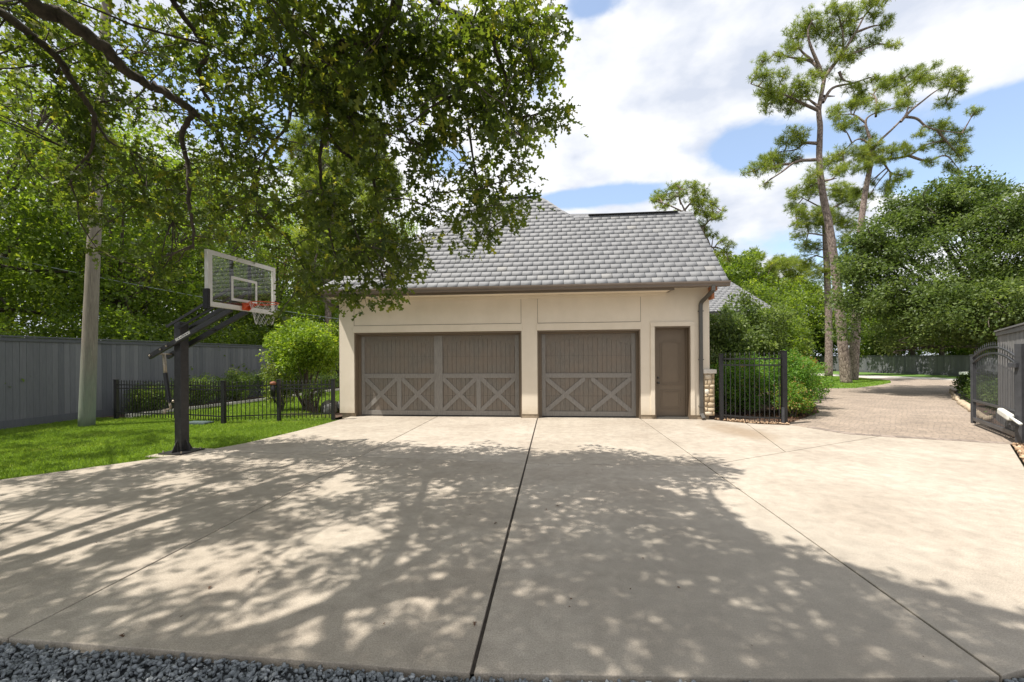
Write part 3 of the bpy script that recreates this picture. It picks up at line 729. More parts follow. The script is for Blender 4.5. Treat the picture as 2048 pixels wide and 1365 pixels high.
# soffit box with frieze
mb = MB(); mb.box((UL-.22, 11.24, 3.44), (3.05, FV-.003, 3.50)); mb.box((UL-.0, FV-.05, 3.36), (3.05, FV-.004, 3.437))
mb.build('soffit', M['stucco'], gar)
mb = MB(); mb.box((UL-.25, 11.21, 3.40+.02), (3.12, 11.238, 3.50)); mb.box((3.052, 11.24, 3.44), (3.12, FV-.003, 3.50)); mb.build('fascia', M['brown'], gar)
# interior dark back so openings are closed
# gutter: K profile
def gutter(u0, u1, v, z, parent):
    mb = MB(); prof = [(v, z), (v-.07, z), (v-.085, z+.02), (v-.088, z+.06), (v-.115, z+.095), (v-.115, z+.13), (v-.105, z+.13), (v-.103, z+.1), (v-.01, z+.1), (v, z+.13)]
    n = len(prof); mb.add([(u0, a, b) for a, b in prof]+[(u1, a, b) for a, b in prof], [tuple(range(n)), tuple(reversed(range(n, 2*n)))]+[(i, i+n, (i+1) % n+n, (i+1) % n) for i in range(n)])
    return mb.build('gutter', M['gutter'], parent)
gutter(-6.56, 4.47, 11.21, 3.485, gar)
# downspout on the right
def rect_pipe(mb, pts, w, h):
    for a, b in zip(pts[:-1], pts[1:]):
        mb.bar(a, b, w, h, up=(0, -1, 0) if abs(b[2]-a[2]) > .05 else (0, 0, 1))
mb = MB(); U0 = 3.94
path = [(4.06, 11.15, 3.49), (4.06, 11.15, 3.38), (U0+.02, FV-.075, 3.16), (U0, FV-.055, 3.08), (U0, FV-.055, .16), (U0+.03, FV-.14, .05)]
for a, b in zip(path[:-1], path[1:]):
    d = Vector(b)-Vector(a); d.normalize(); mb.bar(Vector(a)-d*.012, Vector(b)+d*.012, .088, .07, up=(0, -1, .02))
ds = mb.build('downspout', M['spout'], gar, bevel=.006)
for z in (2.9, 1.6, .35): mb = MB(); mb.box((U0-.06, FV-.1, z), (U0+.06, FV-.001, z+.025)); mb.build('strap', M['spout'], ds)
mb = MB(); p, r = smooth_path([(-6.45, 11.25, 3.48), (-6.45, 11.25, 3.36), (-6.36, 11.6, 3.24), (-6.31, 11.9, 3.22), (-6.31, 11.95, 3.0), (-6.31, 11.95, .1)], [.045]*6, 4); mb.tube(p, r, 10)
mb.build('downspout', M['spout'], gar, smooth=True)
# stone wainscot with cap at the right corner
mb = MB(); mb.box((UR-.16, FV-.055, .112), (UR+.10, FV+2.2, 1.235)); st = mb.build('stone_wainscot', M['mortar'], gar)
rng = np.random.default_rng(8)
vs = []; rows = []; z = .12; tn = []
mb = MB()
while z < 1.2:
    h = rng.uniform(.07, .19); h = min(h, 1.225-z); u = UR-.155
    while u < UR+.095:
        w = min(rng.uniform(.06, .2), UR+.098-u)
        if w > .04:
            k0 = len(mb.v); c = Vector((u+w/2, FV-.06, z+h/2+rng.uniform(-.02, .02))); mb.sphere(c, 1, 9, 6, (w*.54, .035, h*rng.uniform(.42, .58))); 
            for i in range(k0, len(mb.v)):
                x, y, zz = mb.v[i]; cx_ = max(-w*.46, min(w*.46, (x-c.x)*1.25)); cz_ = max(-h*.44, min(h*.44, (zz-c.z)*1.25)); mb.v[i] = (c.x+cx_, y, c.z+cz_)
            tn += [rng.random()]*(len(mb.v)-k0)
        u += w
    v = FV
    while v < FV+2.1:
        w = rng.uniform(.12, .3); k0 = len(mb.v); c = Vector((UR+.105, v+w/2, z+h/2)); mb.sphere(c, 1, 9, 6, (.03, w*.52, h*.52)); tn += [rng.random()]*(len(mb.v)-k0); v += w
    z += h
me = mb.mesh('field_stone'); at = me.attributes.new('tint', 'FLOAT', 'POINT'); at.data.foreach_set('value', np.array(tn, dtype=np.float32))
link('field_stone', me, M['stone'], st, smooth=True)
mb = MB(); mb.box((UR-.19, FV-.10, 1.238), (UR+.15, FV+2.25, 1.345)); mb.build('cap', M['stonecap'], st, bevel=.012)
mb = MB(); mb.box((UR-.02, 11.55, 3.22), (UR+.06, FV+.12, 3.56)); mb.box((UR+.0, 11.45, 3.42), (UR+.10, FV-.05, 3.56)); mb.build('bracket', M['copper'], gar, bevel=.01)

def carriage_door(u0, u1, ztop, double, label):
    """overhead carriage style door with boards, rails and crossbucks"""
    V0 = FV+.24                                        # door face
    fr = thing('garage_door', None, None, ((u0+u1)/2, V0, 0)); del_ = fr
    fr.parent = gar; fr.location = Vector(fr.location)-gar.location; 
    if label: fr['label'] = label
    cu = (u0+u1)/2
    j = MB(); w = .10
    j.box((u0+.001, FV+.012, .0), (u0+.035, V0+.05, ztop-.002)); j.box((u1-.035, FV+.012, 0), (u1-.001, V0+.05, ztop-.002)); j.box((u0+.036, FV+.012, ztop-.045), (u1-.036, V0+.05, ztop-.002))
    j.box((u0+.036, V0-.05, 0), (u0+.115, V0+.045, ztop-.046)); j.box((u1-.09, V0-.05, 0), (u1-.036, V0+.045, ztop-.046)); j.box((u0+.116, V0-.05, ztop-.10), (u1-.091, V0+.045, ztop-.046))
    j.build('door_jamb', M['brown'], fr)
    a, b = u0+.118, u1-.093; z0, z1 = .035, ztop-.103
    rng = np.random.default_rng(int((u0+10)*10)); p = MB(); n = int((b-a)/.128); wd = (b-a)/n
    for i in range(n):
        o_ = rng.uniform(0, .003)
        for (q0, q1) in ((z0, .60), (.604, 1.17), (1.174, 1.74), (1.744, z1)):
            p.box((a+i*wd+.0028, V0+o_, q0), (a+(i+1)*wd-.0028, V0+.04, q1))
    p.build('board_panel', M['door_wood'], fr)
    k = MB(); k.box((a, V0+.042, 0.03), (b, V0+.06, z1)); k.build('backing', M['vent'], fr)
    k = MB(); k.box((a, V0-.02, .006), (b, V0+.05, .034)); k.build('bottom_seal', M['rubber'], fr)
    t = MB(); y0, y1 = V0-.026, V0-.001
    bays = [(a, cu-.125), (cu+.125, b)] if double else [(a, b)]
    if double: t.box((cu-.125, y0-.004, z0), (cu+.125, y1, z1))
    for (p0, p1) in bays:
        s0 = p0+(.10 if (not double or p0 == a) else 0); s1 = p1-(.115 if (not double or p1 == b) else 0)
        if s0 > p0: t.box((p0, y0, z0), (s0, y1, z1))
        if s1 < p1: t.box((s1, y0, z0), (p1, y1, z1))
        t.box((s0, y0, 1.115), (s1, y1, 1.245)); t.box((s0, y0, z0), (s1, y1, .165))
        # arched head rail
        n = 14; zs, zp = 2.02, 2.255; ar = []
        for i in range(n+1):
            x = s0+(s1-s0)*i/n; q = (2*i/n-1); ar.append((x, zs+(zp-zs)*(1-q*q)))
        poly = ar+[(s1, z1), (s0, z1)]
        hr = MB()
        for i in range(n):
            (xa, za), (xb, zb) = ar[i], ar[i+1]; hr.prism_xz([(xa, za), (xb, zb), (xb, z1), (xa, z1)], V0-.009, y1)
        hr.build('arched_head_rail', M['door_wood'], fr)
        cm = (s0+s1)/2; hw = .065
        if double: t.box((cm-hw, y0, .165), (cm+hw, y1, 1.115)); xs = [(s0, cm-hw), (cm+hw, s1)]
        else: xs = [(s0, cm-.075), (cm+.075, s1)]
        bw = .062
        for (x0, x1) in xs:
            A, B, C_, E_ = (x0, .165), (x1, 1.115), (x0, 1.115), (x1, .165)
            for (P0, P1, off) in ((A, B, -.0035), (C_, E_, 0)):
                dx, dz = P1[0]-P0[0], P1[1]-P0[1]; L = math.hypot(dx, dz); nx, nz = -dz/L*bw, dx/L*bw
                # brace strip clipped to the bay
                poly = [(P0[0]+nx, P0[1]+nz), (P0[0]-nx, P0[1]-nz), (P1[0]-nx, P1[1]-nz), (P1[0]+nx, P1[1]+nz)]
                for (pp, nn) in (((x0+.001, 0), (1, 0)), ((x1-.001, 0), (-1, 0)), ((0, .166), (0, 1)), ((0, 1.114), (0, -1))): poly = clip(poly, pp, nn, 0)
                ar_ = sum(poly[i][0]*poly[(i+1) % len(poly)][1]-poly[(i+1) % len(poly)][0]*poly[i][1] for i in range(len(poly)))
                if ar_ < 0: poly = poly[::-1]
                t.prism_xz(poly, y0+.004+off, y1)
    t.build('rail_and_brace', M['door_trim'], fr, bevel=.0025)
    h = MB()
    if not double:
        bp = [(cu-.22, y0-.004, 2.33), (cu+.04, y0-.004, 2.33), (u0+.09, V0-.055, .75)]
    else:
        bp = [(cu-1.25, y0-.004, 2.32), (cu+1.25, y0-.004, 2.32)]
    for q in bp: h = MB(); h.sphere(q, .012, 8, 5); h.build('bolt', M['galv'], fr, smooth=True)
carriage_door(D1[0], D1[1], 2.45, True, 'wide carriage door with four crossbucks')
carriage_door(D2[0], D2[1], 2.455, False, 'narrower carriage door with two crossbucks')
# side door
dr = thing('side_door', None, None, (3.2, FV+.2, 0)); dr.parent = gar; dr.location = Vector(dr.location)-gar.location; dr['label'] = 'taupe two panel door with arched upper panel'
mb = MB(); V0 = FV+.21
mb.box((D3[0]+.001, FV-.012, .0), (D3[0]+.03, V0+.05, 2.518)); mb.box((D3[1]-.03, FV-.012, 0), (D3[1]-.001, V0+.05, 2.518)); mb.box((D3[0]+.031, FV-.012, 2.485), (D3[1]-.031, V0+.05, 2.518))
mb.box((D3[0]+.031, V0-.04, 0.0), (D3[0]+.065, V0+.04, 2.484)); mb.box((D3[1]-.065, V0-.04, 0.0), (D3[1]-.031, V0+.04, 2.484)); mb.box((D3[0]+.066, V0-.04, 2.45), (D3[1]-.066, V0+.04, 2.484))
mb.build('frame', M['brown'], dr)
a, b = D3[0]+.067, D3[1]-.067
mb = MB(); mb.box((a, V0, .06), (b, V0+.045, 2.448)); mb.build('door_leaf', M['brown'], dr)
def loop_mould(mb, pts, y, w=.016, h=.014):
    for p, q in zip(pts, pts[1:]+pts[:1]): mb.bar((p[0], y, p[1]), (q[0], y, q[1]), w, h, up=(0, 1, 0))
mb = MB(); xl, xr = a+.13, b-.13
arch = [(xl+(xr-xl)*i/12, 2.02+.13*math.sqrt(max(0, 1-(2*i/12-1)**2*.85))) for i in range(13)]
for ins in (0, .05):
    A_ = [(xl+ins, .92+ins), (xr-ins, .92+ins)]+[(min(max(x, xl+ins), xr-ins), z-ins) for x, z in reversed(arch)]
    loop_mould(mb, A_, V0-.004); loop_mould(mb, [(xl+ins, .25+ins), (xr-ins, .25+ins), (xr-ins, .77-ins), (xl+ins, .77-ins)], V0-.004)
mb.build('panel_moulding', M['brown'], dr)
mb = MB(); mb.box((a-.03, FV+.02, .002), (b+.03, V0+.04, .05)); mb.build('threshold', M['spout'], dr, bevel=.004)
mb = MB(); mb.sphere((a+.07, V0-.05, .97), .032, 12, 8); mb.tube([(a+.07, V0, .97), (a+.07, V0-.04, .97)], .018, 10); mb.build('handle', M['spout'], dr, smooth=True)
mb = MB(); mb.tube([(a+.07, V0, 1.11), (a+.07, V0-.03, 1.11)], .028, 12); mb.build('deadbolt', M['spout'], dr, smooth=True)

# roof
roof = thing('roof', None, None, (-1, 14, 3.6)); roof.parent = gar; roof.location = Vector(roof.location)-gar.location
EV, EZ = 11.15, 3.62
def rz_(v): return EZ+(v-EV)*1.0
curve = [(-.47, 14.9), (-.18, 14.66), (.10, 14.36), (.34, 14.08), (.55, 13.91), (.80, 13.82), (1.1, 13.80)]
FRONT = [(-6.56, EV), (4.44, EV), (4.40, 13.80)]+curve[::-1]+[(-2.2, 14.9)]
mb = MB()
fr3 = [(p[0], p[1], rz_(p[1])-.02) for p in FRONT]
mb.add(fr3, [tuple(range(len(fr3)))])
zr = rz_(14.9)-.02; zl = rz_(13.8)-.02
mb.add([(-6.56, EV, EZ-.02), (-2.2, 14.9, zr), (-6.56, 18.65, EZ-.02)], [(0, 1, 2)])
mb.add([(-2.2, 14.9, zr), (-.47, 14.9, zr), (3.3, 18.65, EZ-.02), (-6.56, 18.65, EZ-.02)], [(0, 1, 2, 3)])
mb.add([(p[0], p[1], rz_(p[1])-.02) for p in curve]+[(3.3, 16.45, EZ+.1), (3.3, 18.65, EZ-.02)], [tuple(range(len(curve)+2))])
mb.add([(.69, 13.8, zl), (4.40, 13.8, zl), (4.40, 16.45, EZ-.02), (.69, 16.45, EZ-.02)], [(0, 1, 2, 3)])
mb.build('roof_deck', M['slate_back'], roof, fixn=False)
mb = MB(); mb.box((-6.5, EV+.03, EZ-.14), (4.40, EV+.06, EZ-.03)); 
mb.bar((4.41, EV+.06, EZ-.06), (4.38, 13.8, zl-.05), .03, .10); mb.bar((4.38, 13.8, zl-.05), (4.38, 16.4, EZ-.06), .03, .10)
mb.box((UL-.22, FV+.1, 3.45), (UL, 18.4, 3.50)); mb.build('rake_board', M['gutter'], roof)
# thin sheathing under the eave right of the boxed soffit
mb = MB(); mb.add([(3.0, 11.2, EZ+.0), (4.40, 11.2, EZ+.0), (4.40, FV+.1, EZ+.57), (3.0, FV+.1, EZ+.57)], [(0, 1, 2, 3)]); mb.build('eave_board', M['stucco'], roof, fixn=False)

def tile_roof(name, O, ea, es, poly, parent, expo=.165, tw=.215, seed=1, th=.016, lgap=.006):
    """slates on a plane: O origin, ea along the eave, es up the slope; poly in (a,b)"""
    rng = np.random.default_rng(seed); O = np.array(O, float); ea = unit(np.array(ea, float)); es = unit(np.array(es, float)); nn = np.cross(ea, es)
    bmax = max(p[1] for p in poly); V_ = []; Fq = []; T_ = []
    def span(b):
        xs = []
        for i in range(len(poly)):
            p, q = poly[i], poly[(i+1) % len(poly)]
            if (p[1] <= b) != (q[1] <= b): xs.append(p[0]+(q[0]-p[0])*(b-p[1])/(q[1]-p[1]))
        return (min(xs), max(xs)) if len(xs) > 1 else None
    r = 0; b = 1e-4
    while b < bmax-.02:
        b1 = min(b+expo+.03, bmax-1e-3); s0 = span(b); s1 = span(min(b+expo, bmax-1e-3))
        if s0 and s1:
            x = tw*(math.floor(min(s0[0], s1[0])/tw)-1)-(tw*.5 if r % 2 else 0)+rng.uniform(-.012, .012)
            while x < max(s0[1], s1[1]):
                w = tw; a0, a1 = max(x+lgap, s0[0]), min(x+w-lgap, s0[1]); c0, c1 = max(x+lgap, s1[0]), min(x+w-lgap, s1[1])
                if a1-a0 > .01 or c1-c0 > .01:
                    if a1 < a0: a1 = a0 = (a0+a1)/2
                    if c1 < c0: c1 = c0 = min(max((c0+c1)/2, s1[0]), s1[1])
                    lift = .026+rng.uniform(-.001, .0015); bj = b+rng.uniform(-.0015, .0015)
                    q = [O+ea*a0+es*bj+nn*lift, O+ea*a1+es*bj+nn*lift, O+ea*c1+es*b1+nn*.008, O+ea*c0+es*b1+nn*.008,
                         O+ea*a0+es*bj+nn*(lift-th), O+ea*a1+es*bj+nn*(lift-th)]
                    k_ = len(V_); V_ += q; Fq += [(k_, k_+1, k_+2, k_+3), (k_+4, k_+5, k_+1, k_), (k_+4, k_, k_+3), (k_+1, k_+5, k_+2)]; T_ += [float(np.clip(rng.beta(2.2, 3)+(.25 if rng.random() < .06 else 0), 0, 1))]*6
                x += w
        b += expo; r += 1
    me = np_mesh(name, np.array(V_), np.concatenate([np.array(q) for q in Fq]), [len(q) for q in Fq], T_)
    return link(name, me, M['slate'], parent)
s2 = math.sqrt(2)
tile_roof('shingles', (0, EV, EZ-.015), (1, 0, 0), (0, 1, 1), [(p[0], (p[1]-EV)*s2) for p in FRONT], roof, .232, .285, 3)
# back/left slopes get slates too (seen when stepping aside)
lh = unit(np.array([-2.2+6.56, 0, rz_(14.9)-EZ])); Ll = float(np.linalg.norm([4.36, rz_(14.9)-EZ]))
tile_roof('shingles', (-6.56, 18.65, EZ-.015), (0, -1, 0), lh, [(0, 0), (7.5, 0), (3.75, Ll)], roof, .2, .28, 4)
# ridge, hip and rake capping
def caps(path, seed, w=.13, step=.17, mat='slate'):
    rng = np.random.default_rng(seed); mb = MB(); tn = []
    for a, b in zip(path[:-1], path[1:]):
        a = np.array(a, float); b = np.array(b, float); L = np.linalg.norm(b-a); n = max(1, int(L/step)); d = (b-a)/L
        side = unit(np.cross(d, _z))
        for i in range(n):
            p = a+d*L*i/n; q = a+d*L*min(1.02, (i+1.15)/n); l0, l1 = .016, .006
            k_ = len(mb.v)
            mb.add([p+side*w-_z*w*.75+_z*l0*0, p+_z*(l0+.02), p-side*w-_z*w*.75, q+side*w-_z*w*.75, q+_z*(l1+.012), q-side*w-_z*w*.75], [(0, 1, 4, 3), (1, 2, 5, 4), (0, 2, 1)])
            tn += [rng.random()*.8]*6
    me = mb.mesh('ridge_caps'); at = me.attributes.new('tint', 'FLOAT', 'POINT'); at.data.foreach_set('value', np.array(tn, dtype=np.float32))
    return link('ridge_caps', me, M['slate'], roof)
caps([(-6.56, EV, EZ+.02), (-2.2, 14.9, rz_(14.9)+.01)], 1, .10)
caps([(p[0], p[1], rz_(p[1])+.005) for p in curve[:5]], 2, .085)
caps([(4.36, 13.8, rz_(13.8)), (.7, 13.8, rz_(13.8))], 5, .10)
mb = MB()
mb.bar((1.15, 13.8, rz_(13.8)+.018), (3.95, 13.8, rz_(13.8)+.018), .24, .022); mb.build('ridge_vent', M['vent'], roof, bevel=.008); mb = MB(); mb.bar((-2.2, 14.9, rz_(14.9)+.01), (-.5, 14.9, rz_(14.9)+.01), .24, .022)
mb.build('ridge_vent', M['vent'], roof, bevel=.008)
mb = MB(); mb.tube([(-1.42, 15.3, 6.9), (-1.42, 15.3, 7.52)], .09, 14); mb.sphere((-1.42, 15.3, 7.53), .17, 14, 6, (1, 1, .35)); mb.build('vent_pipe', M['vent'], roof, smooth=True)

# main house behind, only its hip roof shows
c = D(1455, 560, 24.0); ez = D(1490, 622, 20.5)[2]
A = np.array([c[0], c[1], c[2]])
E1 = D(1556, 622, 20.8); ez = E1[2]
hs = thing('house', 'lower house wing with grey slate hip roof behind the garage', 'house', (A[0]-2, A[1], 0))
mb = MB(); x1 = E1[0]; y0 = E1[1]; W = 2*(x1-A[0])
ridge_y = A[1]; yb = ridge_y+(ridge_y-y0)
mb.box((x1-12, y0+.5, 0), (x1-.5, yb-.5, ez-.05)); mb.build('wall', M['stucco'], hs)
mb = MB(); mb.box((x1-12, y0+.35, ez-.25), (x1-.3, y0+.45, ez-.02)); mb.box((x1-11.9, y0+.01, ez-.14), (x1-.02, y0+.1, ez-.01)); mb.build('fascia', M['spout'], hs)
mb = MB(); R0 = (A[0]-7, ridge_y, A[2]); R1 = (A[0], ridge_y, A[2])
mb.add([(x1-12, y0, ez), (x1, y0, ez), R1, R0], [(0, 1, 2, 3)]); mb.add([(x1, y0, ez), (x1, yb, ez), R1], [(0, 1, 2)]); mb.add([(x1, yb, ez), (x1-12, yb, ez), R0, R1], [(0, 1, 2, 3)])
mb.add([(x1-12, yb, ez), (x1-12, y0, ez), R0], [(0, 1, 2)]); rf = mb.build('roof', M['slate_back'], hs, fixn=False)
sl = np.array([0, ridge_y-y0, A[2]-ez]); Ls = float(np.linalg.norm(sl))
tile_roof('shingles', (x1-12, y0, ez+.005), (1, 0, 0), sl, [(0, 0), (12, 0), (12-(x1-A[0]), Ls), (5, Ls)], rf, .20, .30, 9)
sl2 = np.array([A[0]-x1, 0, A[2]-ez]); 
tile_roof('shingles', (x1, y0, ez+.005), (0, 1, 0), sl2, [(0, 0), (yb-y0, 0), ((yb-y0)/2, float(np.linalg.norm(sl2)))], rf, .20, .30, 10)

# ------------------------------------------------------------------ board fences
def board_fence(name, label, pts, h, mat, seed, bw=.14, cap=True, kick=True, side=1):
    rng = np.random.default_rng(seed); t = thing(name, label, 'fence', (pts[0][0], pts[0][1], 0)); mb = MB(); tn = []; cb = MB(); kb = MB(); pb_ = MB()
    for (a, b) in zip(pts[:-1], pts[1:]):
        a = np.array(a, float); b = np.array(b, float); L = np.linalg.norm(b-a); d = (b-a)/L; n = int(L/bw); nn = np.array([-d[1], d[0]])*side
        for i in range(n):
            p = a+d*(i*L/n+.002); q = a+d*((i+1)*L/n-.003); o_ = nn*rng.uniform(0, .006)
            k_ = len(mb.v); mb.add([(*(p+o_), .12), (*(q+o_), .12), (*(q+o_-nn*.02), .12), (*(p+o_-nn*.02), .12), (*(p+o_), h-.03), (*(q+o_), h-.03), (*(q+o_-nn*.02), h-.03), (*(p+o_-nn*.02), h-.03)],
                             [(0,3,2,1),(4,5,6,7),(0,1,5,4),(1,2,6,5),(2,3,7,6),(3,0,4,7)]); tn += [float(np.clip(rng.normal(.5, .25), 0, 1))]*8
        P3 = lambda p, z: (p[0], p[1], z)
        cb.bar(P3(a+nn*.0, h), P3(b+nn*.0, h), .12, .035); cb.bar(P3(a+nn*.022, h-.075), P3(b+nn*.022, h-.075), .02, .09)
        kb.bar(P3(a+nn*.02, .06), P3(b+nn*.02, .06), .04, .27)
        for i in range(int(L/2.4)+1): q = a+d*i*2.4-nn*.07; pb_ = MB(); pb_.box((q[0]-.045, q[1]-.045, -.1), (q[0]+.045, q[1]+.045, h-.05)); pb_.build('post', M[mat], t)
    me = mb.mesh('board_panel'); at = me.attributes.new('tint', 'FLOAT', 'POINT'); at.data.foreach_set('value', np.array(tn, dtype=np.float32)); link('board_panel', me, M[mat], t)
    cb.build('cap_rail', M[mat], t); kb.build('kick_board', M[mat], t)
    return t
board_fence('board_fence', 'tall blue grey board fence along the left lawn behind the utility pole', [(-13.85, -2), (-13.78, 9.3), (-13.65, 20), (-13.5, 27)], 2.33, 'fence', 1, side=-1)
board_fence('board_fence', 'long dark grey board fence far across the road behind the pines', [*gp_(FB)], 1.62, 'fence', 2, bw=.16, side=-1)
board_fence('board_fence', 'pale weathered board fence behind the arched gate at the right edge', [tuple(D(1995, 700, 11.0)[:2]), tuple(D(2048, 700, 8.4)[:2]), tuple((D(2048, 700, 8.4)+(D(2048, 700, 8.4)-D(1995, 700, 11.0))*.8)[:2])], 2.30, 'fence_pale', 3, side=-1)

# ------------------------------------------------------------------ iron fences and gate
def iron_panel(t, a, b, zs, tip, spacing=.1, mat='black', curve=0, w=.016, rw=.025, rh=.03, name='picket_panel'):
    a = np.array(a, float); b = np.array(b, float); L = np.linalg.norm(b-a); d = (b-a)/L; nn = np.array([d[1], -d[0]])
    def at_(t_): return a+(b-a)*t_+nn*curve*(1-(2*t_-1)**2)
    mb = MB(); n = max(2, int(L/spacing)); ang = math.atan2(d[1], d[0])
    for i in range(1, n): p = at_(i/n); mb.picket(p[0], p[1], .05, tip-.06, w, .06, ang)
    m_ = 10 if curve else 1
    for z in zs:
        for i in range(m_): p, q = at_(i/m_), at_((i+1)/m_); mb.bar((*p, z), (*q, z), rw, rh)
    return mb.build(name, M[mat], t)
def post(t, p, h, w=.085, mat='black'):
    mb = MB(); mb.box((p[0]-w/2, p[1]-w/2, -.05), (p[0]+w/2, p[1]+w/2, h)); o = mb.build('post', M[mat], t, bevel=.004)
    mb = MB(); mb.box((p[0]-w/2-.008, p[1]-w/2-.008, h), (p[0]+w/2+.008, p[1]+w/2+.008, h+.018)); mb.build('post_cap', M[mat], o, bevel=.004)
PL = [(-12.75, 11.10), (-10.25, 10.80), (-8.78, 10.42), (-7.58, 10.95), (-6.12, 11.16)]
t = thing('iron_fence', 'low black iron picket fence on the lawn between board fence and garage', 'fence', (PL[0][0], PL[0][1], 0))
for a, b in zip(PL[:-1], PL[1:]): iron_panel(t, a, b, (.17, .88, .98), 1.13, .1)
for p in PL: post(t, p, 1.12)
post(t, (-8.90, 10.50), 1.10, .05)
mb = MB(); mb.tube([(-7.70, 10.88, 1.02), (-7.70, 10.88, .70)], .055, 12); mb.tube([(-7.70, 10.88, .72), (-7.66, 10.9, .50)], .03, 8); lo = mb.build('gate_latch', M['black'], t, smooth=True)
mb = MB(); mb.sphere((-7.70, 10.88, 1.03), .085, 12, 7, (1, 1, .7)); mb.build('latch_cap', M['rust'], lo, smooth=True)

CP = [(4.42, 11.62), (5.72, 11.10)]
t = thing('iron_fence', 'tall bowed black iron fence panel between garage corner and paver drive', 'fence', (4.42, 11.62, 0))
iron_panel(t, CP[0], CP[1], (.15, 1.47, 1.63), 1.80, .105, curve=.22, w=.018, rw=.03, rh=.035)
post(t, CP[0], 1.75, .09); post(t, CP[1], 1.81, .11)
mb = MB(); mb.box((5.63, 11.0, 0), (5.68, 11.05, .42)); mb.build('gate_stop', M['gatemetal'], t, bevel=.004)

# arched gate
ga, gb = np.array([10.05, 11.15]), np.array([8.83, 8.93])
t = thing('iron_gate', 'open arched black iron gate leaf standing at the right edge of the paver drive', 'gate', (ga[0], ga[1], 0))
L = np.linalg.norm(gb-ga); d = (gb-ga)/L; ang = math.atan2(d[1], d[0])
def arc(t_, z0, zp): return z0+(zp-z0)*(1-(2*t_-1)**2)
mb = MB()
for i in range(1, 20):
    t_ = i/20; p = ga+(gb-ga)*t_; zt = arc(t_, 1.62, 1.86)+.12; mb.picket(p[0], p[1], .03, zt-.07, .009, .08, ang)
mb.build('picket', M['gatemetal'], t)
mb = MB()
for i in range(20):
    t_ = (i+.5)/20; p = ga+(gb-ga)*t_; mb.picket(p[0], p[1], .03, arc(t_, 1.24, 1.48), .006, .07, ang)
mb.build('short_picket', M['gatemetal'], t)
mb = MB()
for (z0, zp) in ((1.62, 1.86), (1.49, 1.73)):
    for i in range(20):
        p, q = ga+(gb-ga)*i/20, ga+(gb-ga)*(i+1)/20; mb.bar((*p, arc(i/20, z0, zp)), (*q, arc((i+1)/20, z0, zp)), .045, .035)
mb.bar((*ga, .60), (*gb, .60), .045, .05); mb.bar((*ga, .16), (*gb, .16), .05, .08); mb.build('rail', M['gatemetal'], t)
for p, h in ((ga, 1.68), (gb, 1.70)):
    mb = MB(); mb.box((p[0]-.035, p[1]-.035, .05), (p[0]+.035, p[1]+.035, h)); o = mb.build('stile', M['gatemetal'], t, bevel=.003)
mb = MB(); mb.box((ga[0]-.045, ga[1]-.045, 1.68), (ga[0]+.045, ga[1]+.045, 1.70)); mb.build('stile_cap', M['gatemetal'], t)
hp = gb+d*.13
t = thing('gate_post', 'square black steel hinge post at the right edge beside the arched gate', 'post', (hp[0], hp[1], 0))
mb = MB(); mb.box((hp[0]-.06, hp[1]-.06, -.05), (hp[0]+.06, hp[1]+.06, 1.9)); mb.build('shaft', M['gatemetal'], t, bevel=.004)
for z in (1.45, .35): mb = MB(); mb.box((hp[0]-.12, hp[1]-.02, z), (hp[0]-.05, hp[1]+.12, z+.09)); mb.build('hinge', M['gatemetal'], t, bevel=.006)
# gate opener arm
t = thing('gate_opener', 'white electric gate opener arm mounted low on the arched gate', 'gate opener', (gb[0]-.2, gb[1], .6))
nn = np.array([d[1], -d[0]])
s0 = ga+(gb-ga)*.66+nn*(-.0); side = np.array([-.87, .49])*1.0
if side@np.array([-1, 0]) < 0: side = -side
a3 = Vector((*(ga+(gb-ga)*.80+side*.10), .56)); b3 = Vector((*(ga+(gb-ga)*1.06+side*.14), .50))
mb = MB(); mb.bar(a3, b3, .10, .13); mb.build('housing', M['white_box'], t, bevel=.03)
mb = MB(); mb.tube([tuple(b3), tuple(b3+(b3-a3).normalized()*.55)], .026, 10); mb.build('arm', M['white_box'], t, smooth=True)
mb = MB(); mb.bar(tuple(a3+Vector((0, 0, -.03))), tuple(Vector((*(ga+(gb-ga)*.80), .56))), .05, .04); mb.build('bracket', M['gatemetal'], t)

# ------------------------------------------------------------------ basketball hoop
bc = D(500, 575, 7.52); 
nrm = unit(.985*_r0-.17*_f); nrm[2] = 0                       # the board faces this way
lat = np.array([-nrm[1], nrm[0], 0.])                         # along the board, away from camera
if lat@_f < 0: lat = -lat
bc = _C+_f*7.52+_r0*(-4.785); pole_c = bc-nrm*1.33
hang = math.atan2(nrm[1], nrm[0])
hoop = thing('basketball_hoop', 'in-ground basketball hoop with clear backboard and black square pole', 'basketball hoop', (pole_c[0], pole_c[1], 0), rz=hang)
# local frame: x towards the board front, y along the board; z up
def L2(x, y, z): q = pole_c+nrm*x+lat*y; return (q[0], q[1], z)
def lbar(mb, p, q, w, h, up=(0, 0, 1)): mb.bar(L2(*p), L2(*q), w, h, up)
mb = MB(); mb.bar(L2(0, 0, .0), L2(0, 0, 2.40), .17, .14, up=tuple(nrm)); mb.build('pole', M['black_pole'], hoop, bevel=.01)
mb = MB(); mb.bar(L2(0, 0, .005), L2(0, 0, .028), .50, .46, up=tuple(nrm))
for (x, y) in ((1, 0), (-1, 0), (0, 1), (0, -1)):
    p0 = L2(x*.085, y*.095, .03); p1 = L2(x*.2, y*.21, .03); p2 = L2(x*.085, y*.095, .24)
    o_ = Vector(lat if x else nrm)*.006
    vs = [Vector(p)+s_*o_ for s_ in (1, -1) for p in (p0, p1, p2)]; mb.add(vs, [(0, 1, 2), (5, 4, 3), (0, 3, 4, 1), (1, 4, 5, 2), (2, 5, 3, 0)])
mb.build('base_plate', M['black_pole'], hoop)
